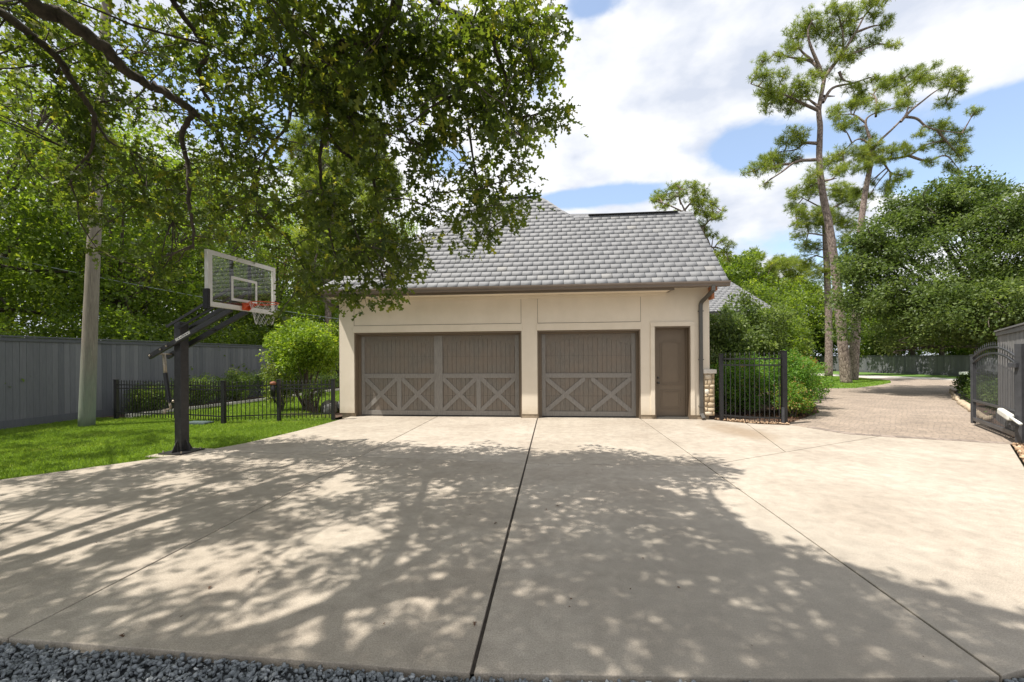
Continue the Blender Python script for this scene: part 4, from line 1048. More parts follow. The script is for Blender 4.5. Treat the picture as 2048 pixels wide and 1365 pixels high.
for sx in (-.19, .19):
    for sy in (-.19, .19): mb = MB(); mb.tube([L2(sx, sy, .02), L2(sx, sy, .06)], .014, 8); mb.build('anchor_bolt', M['galv'], hoop)
# pad of concrete under the base
pad = [L2(-.35, -.38, 0)[:2], L2(.9, -.32, 0)[:2], L2(.75, .32, 0)[:2], L2(-.33, .38, 0)[:2]]
mb = MB(); mb.prism([tuple(p) for p in pad], -.08, .003); tag(mb.build('hoop_footing', M['concrete'], bevel=.01), kind='structure')
# lower arms (thick) and upper rods
zb = 2.53
mb = MB()
for y in (-.17, .17): lbar(mb, (-.50, y, 1.76), (1.22, y, 2.58), .05, .09)
for x in (-.02, .55): lbar(mb, (x, -.2, 1.98+(x+.02)*.48), (x, .2, 1.98+(x+.02)*.48), .07, .02)
mb.build('lower_arm', M['black_pole'], hoop, bevel=.006)
mb = MB()
for y in (-.20, .20):
    lbar(mb, (-.09, y, 2.30), (1.2, y, 2.93), .02, .045); lbar(mb, (.06, y*.55, 2.28), (1.22, y*.55, 2.84), .02, .04)
mb.build('upper_arm', M['black_pole'], hoop)
mb = MB(); lbar(mb, (.10, -.2, 2.055), (.40, -.2, 2.198), .004, .05); mb.build('maker_label', M['white'], hoop)
mb = MB()
for i in range(5): x = .16+i*.045; lbar(mb, (x, -.2035, 2.083+i*.0215), (x+.022, -.2035, 2.0935+i*.0215), .002, .016)
mb.build('label_print', M['black'], hoop)
for y in (-.17, .17):
    for x in (-.45, -.22, -.09): mb = MB(); mb.sphere(L2(x, y-.04*np.sign(y)*-1, 1.76+(x+.5)*.477), .018, 8, 5); mb.build('arm_bolt', M['galv'], hoop, smooth=True)
# height actuator and crank behind the pole
mb = MB(); mb.tube([L2(-.38, 0, 1.81), L2(-.35, 0, 1.40)], .028, 10); lbar(mb, (-.38, -.17, 1.815), (-.38, .17, 1.815), .03, .03); mb.build('actuator_rod', M['galv'], hoop, smooth=True)
mb = MB(); mb.tube([L2(-.355, 0, 1.46), L2(-.27, 0, .92)], .036, 12); lbar(mb, (-.36, 0, .98), (-.05, 0, .98), .05, .02); mb.build('actuator_tube', M['black'], hoop, smooth=False)
mb = MB(); mb.tube([L2(-.27, 0, .92), L2(-.24, -.0, .80)], .02, 8); mb.tube([L2(-.24, 0, .8), L2(-.27, -.09, .78)], .013, 8); mb.tube([L2(-.27, -.09, .80), L2(-.27, -.09, .72)], .028, 10); mb.sphere(L2(-.30, 0, .94), .026, 8, 6); mb.sphere(L2(-.16, -.02, .94), .026, 8, 6); mb.build('crank', M['galv'], hoop, smooth=True)
# backboard
BX = 1.33; W2, Z0, Z1 = .75, 2.575, 3.49
bd = thing('backboard', None, None, (0, 0, 0)); bd.parent = hoop; bd.location = (BX, 0, Z0)
def bq(mb, x0, x1, y0, y1, z0, z1):
    vs = [L2(x, y, z) for z in (z0, z1) for (x, y) in ((x0, y0), (x1, y0), (x1, y1), (x0, y1))]; mb.add(vs, [(0,3,2,1),(4,5,6,7),(0,1,5,4),(1,2,6,5),(2,3,7,6),(3,0,4,7)])
mb = MB(); F_ = .075
bq(mb, BX-.05, BX+.02, -W2, -W2+.03, Z0, Z1); bq(mb, BX-.05, BX+.02, W2-.03, W2, Z0, Z1); bq(mb, BX-.05, BX+.02, -W2+.03, W2-.03, Z0, Z0+.03); bq(mb, BX-.05, BX+.02, -W2+.03, W2-.03, Z1-.03, Z1)
bq(mb, BX+.012, BX+.022, -W2+.03, -W2+F_, Z0+.03, Z1-.03); bq(mb, BX+.012, BX+.022, W2-F_, W2-.03, Z0+.03, Z1-.03); bq(mb, BX+.012, BX+.022, -W2+F_, W2-F_, Z0+.03, Z0+F_); bq(mb, BX+.012, BX+.022, -W2+F_, W2-F_, Z1-F_, Z1-.03)
mb.build('board_frame', M['white'], bd)
mb = MB(); bq(mb, BX-.006, BX+.006, -W2+.031, W2-.031, Z0+.031, Z1-.031); mb.build('board_glass', M['glass'], bd)
mb = MB(); q0, q1, r0_, r1_ = -.29, .29, Z0+.15, Z0+.57; lw = .045
bq(mb, BX+.007, BX+.010, q0, q0+lw, r0_, r1_); bq(mb, BX+.007, BX+.010, q1-lw, q1, r0_, r1_); bq(mb, BX+.007, BX+.010, q0+lw, q1-lw, r1_-lw, r1_); bq(mb, BX+.007, BX+.010, q0+lw, q1-lw, r0_, r0_+lw)
mb.build('target_square', M['white'], bd)
for y in (-W2, W2): mb = MB(); bq(mb, BX-.06, BX+.032, y-.028, y+.028, Z0-.05, Z0+.28); mb.build('corner_pad', M['rubber'], bd, bevel=.01)
mb = MB()
for y in (-.2, .2): bq(mb, BX-.09, BX-.052, y-.025, y+.025, Z0+.0, Z1-.05)
for z in (Z0+.1, Z0+.38): bq(mb, BX-.09, BX-.052, -.175, .175, z, z+.04)
mb.build('back_bracket', M['black_pole'], bd)
rimz = Z0+.125; rr_ = .2286; rcx = BX+.02+.15+rr_
rim = MB(); n = 28
rim.tube([L2(rcx+rr_*math.cos(2*math.pi*i/n), rr_*math.sin(2*math.pi*i/n), rimz) for i in range(n+1)], .0085, 8)
bq(rim, BX+.022, BX+.15+.03, -.09, .09, rimz-.008, rimz+.003); bq(rim, BX+.022, BX+.03, -.075, .075, rimz-.12, rimz)
for y in (-.072, .072):
    p0, p1, p2 = L2(BX+.03, y, rimz), L2(BX+.22, y, rimz), L2(BX+.03, y, rimz-.12)
    o_ = Vector(lat)*.004; vs = [Vector(p)+s_*o_ for s_ in (1, -1) for p in (p0, p1, p2)]; rim.add(vs, [(0, 1, 2), (5, 4, 3), (0, 3, 4, 1), (1, 4, 5, 2), (2, 5, 3, 0)])
for y in (-.075, .075):
    rim.tube([L2(BX+.1, y, rimz-.02), L2(rcx-.08, y*2.6, rimz-.012)], .008, 6)
ro = rim.build('rim', M['orange'], bd, smooth=False)
net = MB(); kx = 12
def np_(i, z):
    f2 = z/.38; r = rr_*(1-.42*f2**.8); a = 2*math.pi*i/kx; return L2(rcx+r*math.cos(a), r*math.sin(a), rimz-z)
for i in range(kx):
    for s_ in (1, -1):
        net.tube([np_(i+s_*.5*j, .076*j) for j in range(6)], .0021, 4)
net.build('net', M['net'], ro)

# ------------------------------------------------------------------ utility pole and wires
b = G(175, 851); dp = 11.0
tops = [D(173, 851, dp), D(181, 640, dp), D(191, 420, dp), D(203, 200, dp), D(214, 0, dp), D(217, -60, dp)]
tops[0][2] = -.1
t = thing('utility_pole', 'tall weathered wooden utility pole with green stained foot', 'utility pole', (tops[0][0], tops[0][1], 0))
p, r = smooth_path(tops, [.168, .15, .132, .115, .10, .095], 8); mb = MB(); mb.tube(p, r, 20, jit=.012, rng=random.Random(3)); mb.build('shaft', M['pole'], t, smooth=True)
tp = tops[4]
mb = MB(); mb.bar(tuple(tp+np.array([-.1, -.18, .05])), tuple(tp+np.array([1.1, -.10, .0])), .09, .11); mb.build('crossarm', M['pole'], t)
mb = MB(); mb.box((tops[3][0]+.1, tops[3][1]-.2, tops[3][2]-.3), (tops[3][0]+.2, tops[3][1]-.1, tops[3][2]+.3)); mb.build('cable_bracket', M['galv'], t)
def wire(label, a, b, sag, r, mat='wire'):
    a = np.array(a); b = np.array(b); mb = MB(); n = 18
    mb.tube([a+(b-a)*i/n-_z*sag*4*(i/n)*(1-i/n) for i in range(n+1)], r, 5)
    tag(mb.build('overhead_wire', M[mat]), label, 'wire', 'overhead wires')
wire('pale thin wire crossing in front of the utility pole above the fence', D(-260, 455, 12), D(760, 648, 24), .3, .012, 'wire_pale')
wire('dark cable hanging between the trees left of the utility pole', D(-120, 175, 12), D(860, 640, 26), .6, .018)
wire('lower dark cable through the trees behind the backboard', D(-160, 495, 16), D(780, 655, 26), .3, .014)

# ------------------------------------------------------------------ small things
mb = MB(); c = G(398, 850, -.04); mb.box((c[0]-.32, c[1]-.16, -.05), (c[0]+.3, c[1]+.16, .035)); mb.box((c[0]-.27, c[1]-.12, .035), (c[0]+.25, c[1]+.12, .048))
M['cover'] = simple('blue grey plastic', (.07, .10, .095), .6); tag(mb.build('valve_cover', M['cover'], bevel=.01), 'flat grey green valve cover lying in the lawn right of the hoop pole', 'cover')
rng = np.random.default_rng(4)
rk = [((-7.35, 12.9), .30), ((-7.0, 12.6), .26), ((-6.75, 12.95), .34), ((-7.2, 13.3), .28), ((-6.8, 13.4), .30)]
M['rock'] = simple('grey field rock', (.16, .16, .155), .9, var=.5, scale=9, bump=1, bscale=14)
for i, ((x, y), s_) in enumerate(rk):
    o = link('rock', rocks('rock', np.array([[x, y, s_*.35]]), s_, np.random.default_rng(50+i), .8, .05), M['rock'])
    tag(o, ['leftmost grey rock of the heap behind the iron fence', 'grey rock at the front middle of the heap by the garage corner', 'grey rock of the heap touching the garage corner', 'grey rock at the back left of the heap behind the iron fence', 'grey rock at the back right of the heap by the garage'][i], 'rock', 'grey rocks heaped by the garage corner')
sheet('shrub_bed', [(-8.6, 12.1), (-6.3, 11.7), (-6.3, 14.3), (-7.3, 14.0), (-8.2, 13.2)], -.02, 'bed')
# pale stone edging of the bed right of the paver drive
EP = [G(x, y) for x, y in ((1903, 784), (1906, 793), (1912, 800), (1921, 807), (1932, 815), (1944, 824), (1958, 833), (1975, 843))]
ORD = 'first second third fourth fifth sixth seventh eighth ninth tenth eleventh twelfth thirteenth fourteenth fifteenth sixteenth seventeenth eighteenth nineteenth twentieth twenty-first twenty-second'.split()
ep, _q = smooth_path(EP, [1]*8, 3); n = len(ep)
for i in range(n):
    p = ep[i]
    o = link('edging_stone', rocks('edging_stone', np.array([[p[0], p[1], .05]]), .12, np.random.default_rng(90+i), .75, .2), M['mortar'])
    tag(o, ORD[i]+' rough tan edging stone from the far end of the row beside the paver drive', 'stone', 'edging stones beside the paver drive')
c = G(1928, 756); c = D(1927, 750, 30.5); c[2] = 0
t = thing('utility_box', 'small white box on short legs in front of the far fence', 'utility box', c); mb = MB(); mb.box((c[0]-.22, c[1]-.12, .22), (c[0]+.22, c[1]+.12, .42)); mb.build('box', M['white_box'], t, bevel=.02)
for dx in (-.2, .15): mb = MB(); mb.box((c[0]+dx, c[1]-.1, 0), (c[0]+dx+.05, c[1]+.1, .22)); mb.build('leg', M['black'], t)

# neighbour house glimpsed through the trees
t = thing('neighbour_house', 'pale low building glimpsed through trees behind the left board fence', 'house', (-30, 32, 0))
mb = MB(); mb.box((-44, 28, 0), (-20, 36, 3.0)); mb.build('wall', M['housewall'], t); mb = MB()
mb.add([(-45, 27, 2.95), (-19, 27, 2.95), (-19, 37, 2.95), (-45, 37, 2.95), (-40, 32, 5.2), (-24, 32, 5.2)], [(0, 1, 5, 4), (1, 2, 5), (2, 3, 4, 5), (3, 0, 4), (0, 3, 2, 1)]); mb.build('roof', M['slate_plain'], t)

# ------------------------------------------------------------------ oak over the drive
def oak():
    rng = np.random.default_rng(2024); rr = random.Random(7)
    base = np.array([-7.3, -.6, -.1])
    t = thing('oak_tree', 'large oak with lobed leaves whose limbs hang over the driveway from the upper left', 'oak tree', (base[0], base[1], 0))
    mb = MB()
    fork = np.array([-6.9, .2, 4.3])
    p, r_ = smooth_path([base, base+np.array([.05, .1, .6]), base+np.array([.1, .4, 2.4]), fork], [.52, .40, .34, .33], 6); mb.tube(p, r_, 16, jit=.06, rng=rr)
    skel = []
    def limb(pts, rs, n=9, seg=6):
        p, r_ = smooth_path(pts, rs, seg); 
        r_ = [a*.8 for a in r_]; p = [q+rng.normal(0, min(.02, r_[i]*.25), 3) for i, q in enumerate(p)]
        mb.tube(p, r_, n, cap=True); skel.extend(zip(p, r_))
    P_ = lambda x, y, d: D(x, y, d)
    # two limbs entering from the upper left
    limb([fork, P_(-120, -110, 4.6), P_(57, 0, 4.9), P_(132, 40, 5.1), P_(207, 97, 5.4), P_(255, 145, 5.6), P_(308, 171, 5.8), P_(352, 198, 5.9), P_(384, 222, 6.0)], [.14, .12, .112, .105, .09, .075, .07, .065, .06], 12)
    limb([P_(384, 222, 6.0), P_(378, 242, 6.05), P_(363, 280, 6.2), P_(377, 330, 6.3), P_(376, 400, 6.3), P_(385, 445, 6.4), P_(387, 500, 6.5)], [.05, .045, .042, .038, .034, .03, .012])
    limb([P_(384, 222, 6.0), P_(425, 255, 6.2), P_(450, 300, 6.4), P_(482, 325, 6.5), P_(510, 362, 6.5), P_(516, 402, 6.6), P_(532, 442, 6.7), P_(575, 480, 6.8), P_(610, 540, 6.9)], [.05, .045, .04, .038, .036, .032, .026, .018, .01])
    limb([fork, P_(-160, -40, 5.0), P_(0, 25, 5.4), P_(60, 70, 5.6), P_(112, 112, 5.8), P_(142, 160, 6.0), P_(180, 215, 6.2), P_(188, 245, 6.3), P_(182, 300, 6.4), P_(150, 340, 6.5), P_(139, 372, 6.6)], [.10, .08, .07, .065, .06, .05, .042, .035, .025, .018, .01])
    limb([P_(188, 235, 6.3), P_(220, 285, 6.4), P_(260, 300, 6.6)], [.025, .018, .008]); limb([P_(200, 205, 6.3), P_(240, 202, 6.4), P_(270, 220, 6.6)], [.02, .015, .008])
    # limb from the top centre to the left stub
    top = np.array([-4.6, 1.2, 7.0])
    limb([fork, fork+np.array([.5, .3, 1.6]), top, P_(330, -60, 5.2), P_(345, 0, 5.4), P_(380, 50, 5.6), P_(413, 105, 5.8), P_(400, 140, 5.9), P_(405, 180, 6.0), P_(425, 212, 6.1), P_(426, 245, 6.2)], [.22, .16, .12, .05, .045, .042, .04, .036, .032, .024, .012])
    # big dark limb crossing overhead
    ov = np.array([-1.2, 2.2, 6.9])
    limb([top, np.array([-3.0, 1.8, 7.2]), ov, P_(800, -40, 4.9), P_(735, 70, 5.0), P_(690, 92, 5.1), P_(640, 124, 5.2), P_(600, 128, 5.3), P_(566, 122, 5.4)], [.13, .12, .11, .09, .085, .08, .075, .07, .055], 12)
    limb([P_(735, 70, 5.0), P_(790, 105, 5.2), P_(850, 120, 5.4), P_(900, 150, 5.6), P_(930, 210, 5.8), P_(940, 280, 6.0), P_(950, 350, 6.0)], [.06, .045, .035, .028, .02, .014, .008])
    limb([P_(800, -40, 4.9), P_(900, 20, 5.0), P_(980, 70, 5.1), P_(1050, 110, 5.3), P_(1085, 180, 5.4)], [.05, .035, .025, .016, .008])
    limb([P_(980, 70, 5.1), P_(1010, 150, 5.3), P_(1030, 230, 5.5), P_(1085, 225, 5.5), P_(1110, 215, 5.5)], [.03, .022, .016, .01, .006])
    limb([P_(640, 124, 5.2), P_(650, 200, 5.6), P_(672, 290, 6.0), P_(742, 350, 6.3), P_(755, 420, 6.5), P_(770, 480, 6.6), P_(760, 560, 6.7)], [.045, .04, .034, .028, .022, .016, .008])
    limb([P_(655, 220, 5.7), P_(640, 330, 6.1), P_(650, 420, 6.4), P_(668, 500, 6.6), P_(690, 570, 6.7)], [.034, .028, .022, .016, .008])
    limb([P_(566, 122, 5.4), P_(578, 190, 5.6), P_(576, 248, 5.8), P_(545, 288, 6.0), P_(522, 328, 6.2), P_(500, 400, 6.4), P_(480, 470, 6.5)], [.035, .03, .026, .022, .018, .014, .008])
    limb([P_(860, 250, 5.8), P_(864, 345, 6.1), P_(868, 380, 6.1), P_(862, 420, 6.2)], [.016, .01, .007, .005]); limb([P_(930, 210, 5.8), P_(960, 400, 6.1), P_(975, 480, 6.2)], [.02, .012, .005])
    # overhead limbs out of the frame that carry the shade-giving crown
    for q in ([ov, np.array([-1.6, 3.0, 7.2]), np.array([-1.4, 4.0, 7.0])], [ov, np.array([.3, .8, 7.6]), np.array([1.0, -1.0, 8.0])], [top, np.array([-3.6, 3.2, 7.6]), np.array([-2.6, 4.6, 7.8])],
              [fork, np.array([-8, 2.2, 5.8]), np.array([-9.8, 4.4, 6.5]), np.array([-12.6, 6.6, 6.8])], [ov, np.array([-1.2, 3.4, 7.0]), np.array([-.9, 4.2, 6.6])], [fork, np.array([-8.8, -1.6, 6.2]), np.array([-10.5, -3, 7])], [top, np.array([-4, -.8, 7.8]), np.array([-2.5, -3, 8.2])]):
        limb(q, [.09, .06, .03, .02][:len(q)], 9)
    # density of leaves over the visible part of the crown, 70 px cells
    rows = ["8876746899999998", "6687535799999998", "5586546789998884", "4496557726789981", "3395566635778960", "2395566655680740", "1263466656780430", "0111200037650000", "0000100015640000"]
    cl = []
    for j, row in enumerate(rows):
        for i, ch in enumerate(row):
            dn = int(ch)
            if not dn: continue
            n = rng.poisson(dn*(.80 if i > 7 else (.95 if i == 2 else .70))*(1.0 if j < 4 else (1.35 if (j > 5 and i > 8) else .95)))
            for _ in range(n):
                x = i*70+rng.uniform(-8, 78); y = j*70+rng.uniform(-8, 78)
                if j == 8 and y > 596: continue
                d = 5.0+y/600*1.7+(1.2 if x < 420 else 0)*(1-x/700)+rng.normal(0, .45)
                x = min(x, 1108); hub = D(x, y, max(3.6, d+(.35 if x < 560 else 0)))
                for _k in range(3): cl.append(hub+rng.normal(0, .11, 3)*np.array([1, 1, .7]))
    # stray sprig at the right and hanging tips
    for (x, y, d) in ((1105, 232, 5.5), (1120, 212, 5.5), (1128, 236, 5.5), (1095, 222, 5.5), (1075, 235, 5.5), (690, 600, 6.7), (700, 590, 6.7), (715, 600, 6.7), (735, 590, 6.7), (780, 600, 6.7), (790, 585, 6.7), (975, 480, 6.2), (978, 465, 6.2), (960, 450, 6.2), (862, 420, 6.2), (850, 415, 6.2), (872, 430, 6.2), (905, 440, 6.2), (640, 590, 6.7), (560, 640, 6.9)):
        cl += [D(x+rng.uniform(-5, 5), y+rng.uniform(-5, 5), d) for _ in range(2)]
    nvis = len(cl)
    # crown above the frame: fill the volume that shades the drive
    def shade_cell(x, y): 
        if y < 985: lim = 1150+(y-940)*4 if y > 940 else 1120
        elif y < 1070: lim = 1400+(y-985)*1.1
        elif y < 1240: lim = 1490+(y-1070)*3.3
        else: lim = 2400
        return x < lim
    for _ in range(13000):
        gx, gy = rng.uniform(-12.5, 4.2), rng.uniform(1.9, 9.3)
        if gy > 7.4 and gx > -7.3: continue
        v_ = np.array([gx, gy, 0])-_C; dep = v_@_f
        if dep < .8: continue
        px, py = 1024+FPX*(v_@_R)/dep, 714.5-FPX*(v_@_U)/dep
        if not shade_cell(px, py): continue
        if gx < -6.8 and (gy < 4.5 or rng.random() < .45): continue
        nz = mnoise.noise(Vector((gx*1.1, gy*1.5, 3.3)))+.5*mnoise.noise(Vector((gx*2.6, gy*3.4, 8.1)))
        right = min(1, max(0, (px-760)/350)); th = -.74*right+.06*(1-right)
        # leave bright openings left of the wide joint
        if nz < th and rng.random() > .05+.10*right: continue
        if rng.random() > .55+.38*right+(.2 if -6.8 < gx < -3 else 0): continue
        h = rng.uniform(5.2, 8.2)
        q = np.array([gx-SX*h, gy-SY*h, h])
        w_ = q-_C; dq = w_@_f
        if dq > .3:
            yy = 714.5-FPX*(w_@_U)/dq
            if yy > -25 and 1024+FPX*(w_@_R)/dq > -30: continue
        cl.append(q)
    # rest of the crown, behind and left of the camera
    for _ in range(500):
        d = unit(rng.normal(0, 1, 3)); q = np.array([-6.2, -1.4, 7.2])+d*np.array([4.4, 3.4, 1.8])*rng.random()**.3
        w_ = q-_C; dq = w_@_f
        if dq > .3 and 714.5-FPX*(w_@_U)/dq > -25: continue
        cl.append(q)
    cl = np.array(cl)
    SP = np.array([s[0] for s in skel]); SR = np.array([s[1] for s in skel])
    # twigs from the nearest limb
    order = rng.permutation(len(cl)); hubs = list(SP[::2]); 
    hubs = np.array(hubs)
    for i in order[:2600]:
        c = cl[i]; dd = np.linalg.norm(hubs-c, axis=1); k_ = int(np.argmin(dd)); h = hubs[k_]
        if dd[k_] < .12: continue
        m1 = (h+c)/2+rng.normal(0, .06, 3)*min(1, dd[k_])+np.array([0, 0, .05])
        r1 = min(.014, .004+.006*dd[k_])
        mb.tube([h, h+(m1-h)*.5+rng.normal(0, .02, 3), m1, m1+(c-m1)*.5+rng.normal(0, .02, 3), c], [r1*1.3, r1*1.1, r1, r1*.75, .003], 4, cap=False)
        if i % 5 == 0: hubs = np.concatenate([hubs, m1[None], c[None]])
    mb.build('trunk', M['oak_bark'], t, smooth=True, fixn=False)
    per = 11; n = len(cl); idx = np.repeat(np.arange(n), per)
    d = unit(rng.normal(0, 1, (n*per, 3))*np.array([1, 1, .7])); 
    axis = unit(rng.normal(0, 1, (n, 3))+np.array([0, 0, -.5]))
    C_ = cl[idx]+d*(.03+.10*rng.random((n*per, 1)))+axis[idx]*rng.normal(0, .09, (n*per, 1))
    ct = rng.normal(0, .13, n)
    tint = np.clip(rng.beta(2, 2.6, n*per)+ct[idx]+np.where(rng.random(n*per) < .02, .5, 0), 0, 1)
    link('crown', leaves_at('crown', C_, d, rng, .130, 1, upb=.7, tint=tint, droop=.35, sv=.42), M['oak'], t)
    return nvis, n
print('oak clumps', oak())

# ------------------------------------------------------------------ pines
Z7 = 2.4375; OX = 1440
pine('pine_tree', 'tallest leaning pine with bare trunk standing on the grass island', 25.5,
     [(618, 1880, 62), (600, 1700, 56), (582, 1500, 52), (565, 1340, 46), (535, 1120, 42), (500, 940, 38), (484, 780, 33), (488, 620, 30), (482, 540, 26), (500, 430, 22), (508, 380, 20), (490, 340, 12)],
     [[(480, 540), (400, 505), (330, 470), (240, 440), (150, 410)], [(478, 520), (430, 480), (410, 430)], [(490, 350), (440, 300), (340, 280), (260, 250)], [(490, 340), (440, 220), (430, 150), (450, 100)], [(455, 300), (390, 240), (380, 170)],
      [(508, 380), (590, 270), (660, 160), (710, 70), (760, 20)], [(600, 260), (600, 180), (590, 120)], [(500, 500), (550, 430), (650, 405), (760, 370)], [(505, 470), (560, 470)], [(510, 375), (580, 290), (680, 250), (770, 215)], [(660, 160), (740, 130), (800, 120)],
      [(466, 780), (370, 790), (300, 840), (210, 900)], [(340, 800), (250, 810), (150, 840)], [(472, 700), (410, 700), (370, 730), (300, 740)], [(500, 885), (570, 870)], [(580, 350), (600, 390), (640, 400)]],
     [(150, 410, 28, 28), (195, 400, 30, 25), (240, 440, 55, 40), (220, 480, 50, 35), (280, 470, 45, 40), (290, 385, 30, 25), (330, 490, 35, 25), (250, 250, 35, 28), (300, 270, 40, 20), (350, 240, 30, 22), (370, 170, 40, 55), (430, 110, 48, 50), (480, 150, 55, 50), (520, 100, 45, 40), (560, 150, 50, 45), (600, 100, 35, 35), (555, 240, 32, 28),
      (650, 90, 35, 30), (640, 160, 30, 35), (700, 50, 50, 35), (760, 20, 50, 25), (800, 10, 25, 15), (720, 100, 35, 20), (805, 125, 30, 26), (770, 150, 25, 18), (740, 200, 50, 24), (690, 225, 40, 22), (790, 260, 35, 20), (640, 290, 35, 22), (560, 300, 50, 25), (530, 340, 40, 25), (400, 410, 45, 40), (440, 385, 40, 22), (360, 450, 40, 35), (430, 450, 30, 35), (350, 530, 30, 22), (400, 470, 50, 28), (375, 310, 22, 18),
      (640, 430, 40, 18), (700, 410, 30, 20), (725, 425, 30, 22), (760, 375, 32, 18), (600, 375, 20, 15), (370, 650, 50, 30), (410, 680, 25, 30), (330, 690, 45, 30), (400, 750, 38, 26), (320, 740, 50, 26), (260, 760, 45, 26), (215, 790, 45, 26), (160, 835, 48, 26), (215, 850, 40, 15), (290, 800, 35, 20), (250, 880, 25, 15), (440, 860, 28, 35), (460, 900, 25, 30), (540, 855, 40, 18)],
     41, .30, Z7, OX, 0, group='pines')
pine('pine_tree', 'pine forking to the right behind the tallest leaning pine', 28.5,
     [(645, 1860, 60), (655, 1700, 52), (665, 1500, 44), (672, 1320, 38), (685, 1120, 34), (705, 960, 30), (725, 850, 28), (738, 780, 24), (730, 700, 14)],
     [[(736, 790), (760, 710), (850, 620), (910, 550), (918, 460), (900, 380)], [(880, 595), (930, 540), (980, 500), (1060, 440), (1130, 420)], [(905, 570), (960, 580), (1010, 620), (1090, 640), (1180, 650)], [(738, 780), (830, 775), (920, 760), (1000, 710), (1090, 690), (1190, 720)],
      [(920, 760), (1010, 785), (1100, 760), (1160, 820)], [(735, 690), (710, 600), (740, 560), (840, 530)], [(730, 700), (670, 680), (600, 740)], [(790, 780), (830, 840), (880, 860)], [(710, 600), (650, 560), (590, 560)], [(915, 470), (960, 400), (1030, 340)], [(1060, 640), (1130, 720), (1180, 790)], [(760, 570), (760, 480), (720, 450)]],
     [(610, 510, 40, 22), (595, 560, 38, 26), (640, 590, 40, 20), (600, 620, 30, 20), (660, 500, 30, 22), (700, 480, 50, 24), (760, 455, 45, 26), (810, 400, 35, 28), (850, 385, 45, 32), (900, 370, 40, 34), (930, 410, 35, 30), (920, 500, 40, 24), (860, 470, 35, 30), (940, 350, 30, 18), (1000, 350, 40, 20), (1040, 325, 20, 16), (1030, 390, 40, 24), (1090, 395, 45, 28), (1130, 420, 36, 28), (1060, 440, 30, 24), (1110, 500, 40, 24), (1150, 460, 24, 22),
      (750, 545, 40, 20), (810, 560, 30, 18), (1070, 620, 30, 24), (1120, 610, 45, 24), (1160, 590, 30, 18), (1190, 650, 40, 28), (1120, 670, 45, 26), (1170, 710, 50, 30), (1190, 750, 35, 28), (1190, 830, 28, 22), (1150, 800, 24, 24), (940, 670, 24, 18), (900, 710, 30, 20), (745, 650, 30, 20), (700, 620, 22, 18), (550, 790, 30, 22), (580, 760, 38, 28), (630, 730, 45, 30), (690, 760, 45, 35), (740, 720, 40, 30), (790, 710, 50, 32), (830, 750, 40, 32), (770, 760, 50, 24),
      (620, 820, 50, 28), (680, 830, 40, 22), (740, 810, 35, 16), (900, 745, 30, 22), (1020, 790, 40, 16), (980, 730, 25, 14), (930, 845, 30, 14), (870, 860, 40, 22), (840, 910, 35, 28), (870, 920, 24, 20), (790, 870, 24, 20), (770, 895, 35, 28), (760, 940, 30, 22), (1010, 620, 22, 16)],
     42, .26, Z7, OX, 0, group='pines')
pine('pine_tree', 'slimmer straight pine behind the tallest one, with lower bright crown', 33.5,
     [(530, 1835, 42), (530, 1600, 38), (522, 1350, 34), (512, 1150, 28), (505, 1000, 20), (500, 900, 10)],
     [[(510, 1100), (450, 1050), (370, 1060)], [(505, 1020), (430, 980), (370, 950)], [(512, 1150), (430, 1140), (360, 1160)], [(508, 1040), (580, 1000), (660, 950)], [(512, 1120), (580, 1080), (650, 1090)], [(518, 1220), (590, 1200)], [(518, 1260), (440, 1240)], [(500, 920), (450, 880)]],
     [(385, 930, 40, 24), (440, 880, 28, 28), (450, 940, 36, 28), (360, 965, 24, 16), (390, 1000, 45, 24), (350, 1050, 30, 24), (400, 1050, 50, 26), (460, 1060, 50, 34), (345, 1110, 26, 20), (355, 1160, 30, 22), (420, 1100, 40, 24), (480, 1100, 50, 34), (540, 950, 40, 34), (590, 940, 45, 38), (640, 960, 45, 38), (690, 940, 36, 28), (590, 1010, 40, 28), (660, 1020, 40, 22), (600, 1080, 50, 34), (660, 1090, 40, 30), (550, 1050, 35, 30), (430, 1190, 35, 26), (480, 1200, 40, 30), (590, 1190, 40, 34), (620, 1250, 24, 20), (570, 1280, 45, 34), (460, 1270, 50, 30), (500, 1330, 60, 40), (620, 1330, 50, 40), (500, 900, 30, 24)],
     43, .22, Z7, OX, 0, group='pines')
Z6 = 3.593
pine('pine_tree', 'rounded pine rising behind the right end of the garage roof', 30,
     [(930, 1300, 40), (905, 800, 34), (860, 560, 28), (800, 430, 24), (700, 320, 18), (655, 240, 12)],
     [[(700, 320), (600, 270), (500, 230)], [(655, 250), (640, 190), (650, 130)], [(680, 290), (740, 220), (820, 150)], [(800, 430), (860, 360), (940, 290)], [(860, 560), (920, 560), (980, 590)]],
     [(480, 200, 46, 32), (455, 230, 30, 24), (540, 160, 50, 34), (600, 120, 45, 32), (655, 110, 40, 30), (580, 200, 50, 34), (640, 180, 45, 36), (700, 150, 45, 34), (740, 120, 30, 26), (790, 140, 40, 30), (840, 130, 36, 32), (860, 190, 34, 34), (800, 200, 45, 34), (740, 220, 45, 28), (690, 280, 45, 24), (500, 290, 40, 20), (560, 260, 30, 14), (780, 280, 50, 34), (840, 260, 45, 34), (890, 290, 40, 30), (940, 300, 32, 26), (930, 240, 22, 18), (965, 290, 22, 18), (740, 330, 50, 26), (820, 340, 50, 34), (880, 370, 36, 24), (800, 400, 45, 34), (850, 430, 45, 34), (870, 480, 36, 28), (900, 540, 34, 26), (960, 560, 40, 26), (985, 610, 26, 26), (930, 600, 40, 26), (890, 620, 30, 22), (960, 660, 34, 22)],
     44, .26, Z6, 1180, 340, group='pines', dens=80)
